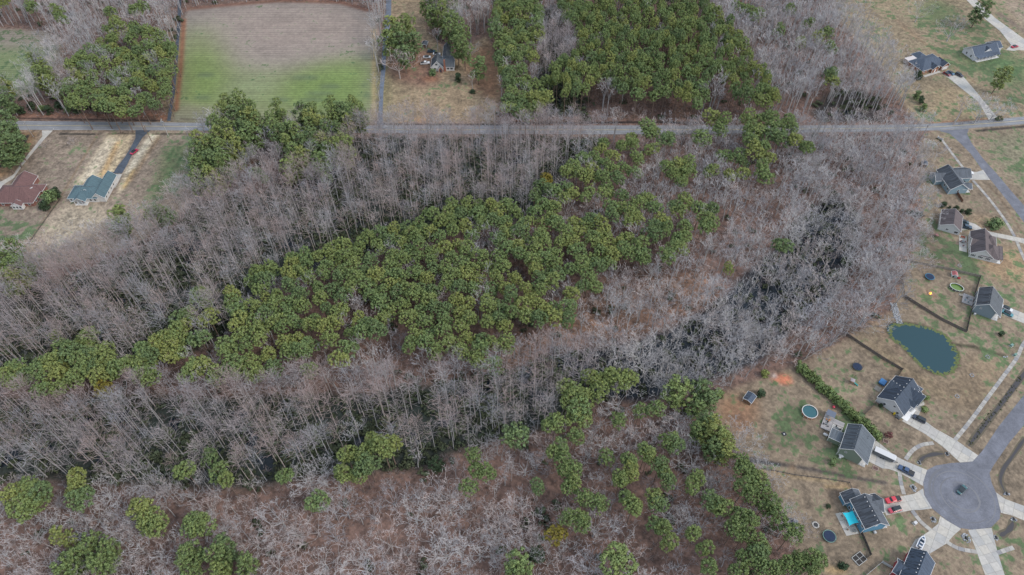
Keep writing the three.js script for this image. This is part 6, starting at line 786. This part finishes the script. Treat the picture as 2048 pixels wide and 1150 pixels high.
// blue house: patio, shade sail, furniture
platform('patio', 'pale concrete patio behind the blue house', 'patio', 124.1, -95.5, -11, (t) => { for (let i = 0; i < 2; i++) for (let k = 0; k < 3; k++) part(t, 'slab', box(2.36, 0.14, 2.72, -4.2 + i * 2.42, 0.07, -7.0 + k * 2.8), slabMats[(i + k) % 3]); });
platform('shade_sail', 'turquoise shade sail stretched over the blue house patio', 'shade sail', 124.1, -95.5, -11, (t) => { const c = [[-3.9, 2.5, -7.4], [-0.35, 3.2, -7.2], [-0.3, 3.2, -2.7], [-3.9, 2.5, -2.5]], n = 10, pos = [], idx = []; for (let j = 0; j <= n; j++) for (let i = 0; i <= n; i++) { const u = i / n, v = j / n, bu = u + 0.06 * Math.sin(Math.PI * v) * (0.5 - u) * 2, bv = v + 0.06 * Math.sin(Math.PI * u) * (0.5 - v) * 2, L = (k) => (c[0][k] * (1 - bu) + c[1][k] * bu) * (1 - bv) + (c[3][k] * (1 - bu) + c[2][k] * bu) * bv; pos.push(L(0), L(1) - 0.35 * Math.sin(Math.PI * u) * Math.sin(Math.PI * v), L(2)); } for (let j = 0; j < n; j++) for (let i = 0; i < n; i++) { const a = j * (n + 1) + i; idx.push(a, a + n + 1, a + 1, a + 1, a + n + 1, a + n + 2); } const g = new THREE.BufferGeometry(); g.setAttribute('position', new THREE.Float32BufferAttribute(pos, 3)); g.setIndex(idx); g.computeVertexNormals(); part(t, 'cloth', g, mat(lin(0.015, 0.42, 0.52), { side: THREE.DoubleSide })); for (const q of [c[0], c[3]]) part(t, 'pole', cyl(0.06, 0.06, q[1] + 0.1, q[0] - 0.1, q[1] / 2 + 0.1, q[2], 8), trimMat); });
table('glass table on the blue house patio near its lower end', local(-2.0, -1.0, 124.1, -95.5, -11), 0.14, 0.6); for (const [x, z, a] of [[-3.6, -8.6 + 1.6, 1.2], [-2.6, -8.2, 0.4], [-4, -2, 2]]) chair('chair standing at the edge of the blue house patio', local(x, z, 124.1, -95.5, -11), 0.14, a, woodBrown, 'chairs at the edge of the blue house patio');
// deck of the grey-green house
platform('deck', 'cluttered grey plank deck behind the grey-green house', 'deck', 205.1, -195.6, 30, (t) => { boards(t, -4.6, -0.2, -9.4, -3.4, 0.5); part(t, 'stair', [0, 1, 2].map((k) => box(0.6, 0.16, 1.4, -5 - k * 0.5, 0.4 - k * 0.15, -8)), paleWood); }); for (const [x, z, a] of [[-3.4, -5, 0.5], [-2, -4.6, 2.4], [-1.4, -6.4, 4]]) chair('chair on the cluttered deck of the grey-green house', local(x, z, 205.1, -195.6, 30), 0.55, a, mat(lin(0.2, 0.3, 0.33)), 'chairs on the cluttered deck'); table('teal table on the cluttered deck', local(-2.8, -7.2, 205.1, -195.6, 30), 0.55, 0.6);
// navy-roofed house: blue tarpaulin and bins
{ const p = at(1764, 766), t = thing('covered_trailer', 'low cart under a bright blue tarpaulin behind the navy-roofed house', 'tarpaulin', p[0], 0, p[1], -0.75); part(t, 'cover', new RoundedBoxGeometry(2.6, 0.9, 2.9, 3, 0.25).translate(0, 0.75, 0), mat(lin(0.03, 0.14, 0.32), { roughness: 0.5 })); part(t, 'skid', [box(2.4, 0.2, 0.2, 0, 0.2, 1), box(2.4, 0.2, 0.2, 0, 0.2, -1)], woodGrey); }
{ const p = at(1755, 778), t = thing('pallet_step', 'pale wooden steps beside the blue tarpaulin', 'steps', p[0], 0, p[1], -0.75); for (let k = 0; k < 5; k++) part(t, 'plank', box(2.4, 0.1, 0.42, 0, 0.25, -1 + k * 0.5), paleWood); part(t, 'runner', [box(0.12, 0.2, 2.4, -1, 0.1, 0), box(0.12, 0.2, 2.4, 1, 0.1, 0)], woodGrey); }
{ const p = at(1787, 829), t = thing('wheelie_bin', 'yellow bin against the white wall of the navy-roofed house', 'bin', p[0], 0, p[1], -0.8); part(t, 'body', new THREE.CylinderGeometry(0.5, 0.38, 1.1, 4).rotateY(Math.PI / 4).translate(0, 0.6, 0), mat(lin(0.55, 0.4, 0.02))); part(t, 'lid', new RoundedBoxGeometry(0.8, 0.1, 0.8, 2, 0.04).translate(0, 1.2, 0), mat(lin(0.5, 0.36, 0.02))); part(t, 'wheel', new THREE.CylinderGeometry(0.12, 0.12, 0.7, 10).rotateX(Math.PI / 2).translate(-0.35, 0.12, 0), tyreMat); }
// play set and patio clutter behind the brown-roofed houses
{ const p = at(1862, 475), t = thing('swing_set', 'old wooden swing set on the green lawn at the wood edge', 'swing set', p[0], 0, p[1], 0.2); part(t, 'frame', [box(4.2, 0.14, 0.14, 0, 2.2, 0), ...[-2, 2].flatMap((x) => [new THREE.BoxGeometry(0.12, 2.4, 0.12).rotateX(0.35).translate(x, 1.1, 0.42), new THREE.BoxGeometry(0.12, 2.4, 0.12).rotateX(-0.35).translate(x, 1.1, -0.42)])], mat(lin(0.2, 0.12, 0.13))); for (const x of [-1, 0, 1]) part(t, 'swing', [box(0.5, 0.05, 0.22, x, 0.5, 0), cyl(0.015, 0.015, 1.7, x - 0.22, 1.35, 0, 4), cyl(0.015, 0.015, 1.7, x + 0.22, 1.35, 0, 4)], mat(lin(0.4, 0.38, 0.4))); part(t, 'platform', [box(1.4, 0.1, 1.4, 2.8, 1.2, 0), box(0.1, 1.2, 0.1, 3.4, 0.6, 0.6), box(0.1, 1.2, 0.1, 3.4, 0.6, -0.6)], mat(lin(0.25, 0.12, 0.12))); }
platform('patio', 'pale patio with clutter behind the white house with the brown hipped roof', 'patio', 217.7, -229, 22, (t) => { for (let k = 0; k < 4; k++) part(t, 'slab', box(3.4, 0.14, 2.8, -2.4, 0.07, -12.6 + k * 2.86), slabMats[k % 3]); }); table('dark table on the pale cluttered patio', local(-2.6, -9, 217.7, -229, 22), 0.14, 0.8); for (const [x, z, a] of [[-1.4, -9.4, 1], [-3.7, -9, 4.4], [-2.4, -6.4, 3]]) chair('dark red chair on the pale cluttered patio', local(x, z, 217.7, -229, 22), 0.14, a, mat(lin(0.2, 0.04, 0.05)), 'chairs on the pale cluttered patio');
{ const p = local(-2.6, -12.2, 217.7, -229, 22), t = thing('garden_bench', 'red-brown bench at the far end of the cluttered patio', 'bench', p[0], 0.14, p[1], -0.38); part(t, 'seat', box(2, 0.08, 0.6, 0, 0.45, 0), mat(lin(0.3, 0.1, 0.06))); part(t, 'backrest', box(2, 0.5, 0.08, 0, 0.75, -0.3), mat(lin(0.3, 0.1, 0.06))); for (const x of [-0.9, 0.9]) part(t, 'leg', box(0.1, 0.45, 0.5, x, 0.22, 0), woodBrown); }
{ const p = at(1619, 806), a = at(1568, 868), t = thing('sandbox', 'dark square cover lying on the green lawn, pale ball on it', 'cover', a[0], 0, a[1], 0.3); part(t, 'board', box(1.6, 0.14, 1.6, 0, 0.1, 0), blackPlastic); part(t, 'ball', new THREE.SphereGeometry(0.32, 12, 10).translate(-0.3, 0.48, 0.2), ventWhite); }
{ const p = at(1631, 1050), t = thing('fire_ring', 'cold ring of pale stones near the netted trampoline', 'fire ring', p[0], 0, p[1]); for (let k = 0; k < 12; k++) part(t, 'stone', new THREE.IcosahedronGeometry(0.34, 0).scale(1, 0.6, 1).rotateY(k * 1.3).translate(Math.cos(k / 12 * 6.283) * 1.05, 0.16, Math.sin(k / 12 * 6.283) * 1.05), slabMats[k % 3]); part(t, 'ash', cyl(0.85, 0.85, 0.06, 0, 0.06, 0, 20), blackPlastic); }
// tyre and lounge things by the shed, utility boxes
for (const [label, x, y, m] of [['green utility cabinet by the sidewalk above the culvert', 2022, 692, mat(lin(0.16, 0.26, 0.23))], ['smaller green utility box beside the sidewalk', 2029, 711, mat(lin(0.14, 0.24, 0.2))], ['pale utility box on the grass between drive and walk', 1829, 1047, ventWhite]]) { const p = at(x, y), t = thing('utility_box', label, 'utility box', p[0], 0, p[1], 0.5); part(t, 'case', new RoundedBoxGeometry(1.3, 1.0, 0.9, 2, 0.06).translate(0, 0.6, 0), m); part(t, 'pad', box(1.7, 0.14, 1.3, 0, 0.07, 0), slabMats[0]); part(t, 'hatch', box(0.55, 0.7, 0.04, -0.3, 0.6, 0.47), m); }
// stone: culvert riprap and the pond spillway
const stones = [[0.27, 0.28, 0.29], [0.17, 0.18, 0.2], [0.36, 0.37, 0.38]].map((c) => mat(lin(...c)));
function rocks(name, label, cat, pts, sx, sz, n, dark) { const [x, y] = pts, p = at(x, y), r = rngOf(Math.round(x * 3 + y)), t = thing(name, label, cat, p[0], 0, p[1]); for (let m = 0; m < 3; m++) { const g = []; for (let k = m; k < n; k += 3) { const a = r() * 6.283, q = Math.sqrt(0.12 + 0.88 * r()); g.push(new THREE.IcosahedronGeometry(0.14 + 0.17 * r(), 0).scale(1 + 0.4 * r(), 0.7, 1).rotateY(r() * 6).translate(Math.cos(a) * q * sx * 0.8, 0.1 + 0.1 * r(), Math.sin(a) * q * sz * 0.8)); } const o = part(t, 'stones', g, stones[m]); o.userData.kind = 'stuff'; } if (dark) part(t, 'pipe', [new THREE.CylinderGeometry(0.36, 0.36, 1.2, 16, 1, true).rotateX(Math.PI / 2).translate(0, 0.3, 0), new THREE.CircleGeometry(0.3, 16).translate(0, 0.3, 0.4)], blackPlastic); }
rocks('rock_pile', 'grey rocks round a drain in the grass above the red pickup', 'rocks', [1826, 976], 1.4, 1.8, 40, true); rocks('rock_pile', 'grey rocks round a drain between the red cars drive and the circle', 'rocks', [1866, 1039], 1.2, 1.5, 36, true); rocks('rock_pile', 'grey rocks round a drain below the circle, by the curved walk', 'rocks', [1932, 1077], 1.8, 2.2, 60, true); rocks('rock_pile', 'rocks at the upper end of the ditch right of the lower drive', 'rocks', [2027, 1039], 1.5, 0.9, 26, true); rocks('rock_pile', 'rocks at the lower end of the ditch right of the lower drive', 'rocks', [1992, 1076], 0.9, 1.2, 22, true); rocks('rock_pile', 'rocks at the foot of the long ditch beside the circle', 'rocks', [2013, 988], 1.5, 0.7, 22, true); rocks('rock_pile', 'rocks at the left end of the crescent ditch', 'rocks', [1838, 926], 0.9, 1.0, 22, true); rocks('rock_pile', 'rocks at the right end of the crescent ditch', 'rocks', [1894, 908], 0.9, 1.0, 22, true); rocks('rock_pile', 'white rocks at the end of the pond channel', 'rocks', [2011, 714], 1.4, 0.5, 18, false);
{ const c = along([1786, 606, 1790, 618, 1794, 632, 1799, 647]), r = rngOf(5), t = thing('stone_spillway', 'strip of loose grey stones running from the wood into the pond', 'stones'); for (let m = 0; m < 3; m++) { const g = []; for (let k = 0; k < 110; k++) { const p = c.getPointAt(r()), d = (r() - 0.5) * 2.8; g.push(new THREE.IcosahedronGeometry(0.14 + 0.16 * r(), 0).scale(1.2, 0.7, 1).rotateY(r() * 6).translate(p.x + d, 0.1, p.z + d * 0.2)); } const o = part(t, 'stones', g, stones[m]); o.userData.kind = 'stuff'; } }
{ const c = at(1989, 446), p = at(1958, 546), l = [[1909, 537], [1917, 702]]; }
// power poles along the road
function pole(label, bx, by, h, m, lamp) { const p = at(bx, by), t = thing('utility_pole', label, 'utility pole', p[0], 0, p[1]); part(t, 'shaft', cyl(0.17, 0.12, h, 0, h / 2, 0, 10), m); part(t, 'crossarm', box(0.12, 0.14, 2.2, 0, h - 0.7, 0), m); for (const z of [-0.9, 0, 0.9]) part(t, 'insulator', cyl(0.06, 0.08, 0.25, 0, h - 0.5, z, 8), lampMat); if (lamp) part(t, 'transformer', [cyl(0.32, 0.32, 0.9, 0.45, h - 1.9, 0, 12), cyl(0.32, 0.32, 0.9, -0.45, h - 1.9, 0, 12)], stones[0]); }
pole('pale utility pole with transformers beside the end of the black drive', 337, 272, 11.5, mat(lin(0.4, 0.39, 0.37)), true); pole('thin dark utility pole in the sandy lot below the road', 303.5, 283, 11, woodBrown); pole('utility pole on the verge by the concrete drive', 67, 274, 10.5, mat(lin(0.3, 0.29, 0.28))); pole('dark utility pole rising from the wet wood below the road', 820, 286, 12, woodBrown); pole('utility pole on the road verge amid the slender trees', 1005, 282, 11, woodBrown); pole('utility pole at the verge above the scattered pines', 1228, 282, 10, stones[0]);
// small markers by the road
{ const p = at(1879, 279), t = thing('entrance_sign', 'low white sign wall at the corner of the side road', 'sign', p[0], 0, p[1], -0.9); part(t, 'panel', box(2.6, 1.0, 0.14, 0, 0.8, 0), ventWhite); for (const x of [-1.4, 1.4]) part(t, 'post', box(0.3, 1.5, 0.3, x, 0.75, 0), trimMat); part(t, 'planting', needles(91, 10, 24, 0.3, (k, r) => [(r() - 0.5) * 3, 0.3, 0.6 + r() * 0.8, 0.35]), DARK); }
for (const [label, x, y] of [['mailbox at the foot of the grey concrete drive', 109, 261.5], ['mailbox at the mouth of the farm drive', 751, 249], ['mailbox on the verge at the black drive', 289, 237], ['mailbox on the yard verge right of the farm lawn', 946, 240]]) { const p = at(x, y), t = thing('mailbox', label, 'mailbox', p[0], 0, p[1]); part(t, 'post', box(0.12, 1.1, 0.12, 0, 0.55, 0), woodGrey); part(t, 'box_body', new THREE.CapsuleGeometry(0.16, 0.4, 4, 10).rotateX(Math.PI / 2).translate(0, 1.2, 0), ventWhite); }
for (const [label, x, y] of [['stone ring round a young tree between pond and walk, upper one', 1975, 714], ['stone ring round a young tree between pond and walk, middle one', 1943.5, 751], ['stone ring round a young tree on the lawn below the pond', 1914, 793], ['tyre-like ring on the green patchy lawn', 1919, 532]]) { const p = at(x, y), t = thing('tree_ring', label, 'tree ring', p[0], 0, p[1]); for (let k = 0; k < 9; k++) part(t, 'stone', box(0.42, 0.25, 0.28, Math.cos(k / 9 * 6.283) * 0.75, 0.12, Math.sin(k / 9 * 6.283) * 0.75, -k / 9 * 6.283 + 1.57), stones[k % 3]); part(t, 'sapling', SAPLING[1][1].clone().scale(0.3, 0.3, 0.3), crownMat); }
// reeds in the ditches
{ const r = rngOf(12), pos = [], L = [[1937, 892], [1971, 848], [2010, 798], [2048, 748]], G = needles(13, 80, 12, 0.32, (k, rr) => { const i = Math.floor(rr() * 3), t = rr(), a = at(L[i][0] + (L[i + 1][0] - L[i][0]) * t, L[i][1] + (L[i + 1][1] - L[i][1]) * t); return [a[0] + (rr() - 0.5) * 3, 0.1, a[1] + (rr() - 0.5) * 1.5, 0.25]; }); tag(part(scene, 'ditch_weeds', G, mat(lin(0.08, 0.09, 0.04), { vertexColors: true })), 'green weeds growing in the long roadside ditch', 'weeds', null, 'stuff'); }

renderer.render(scene, camera);
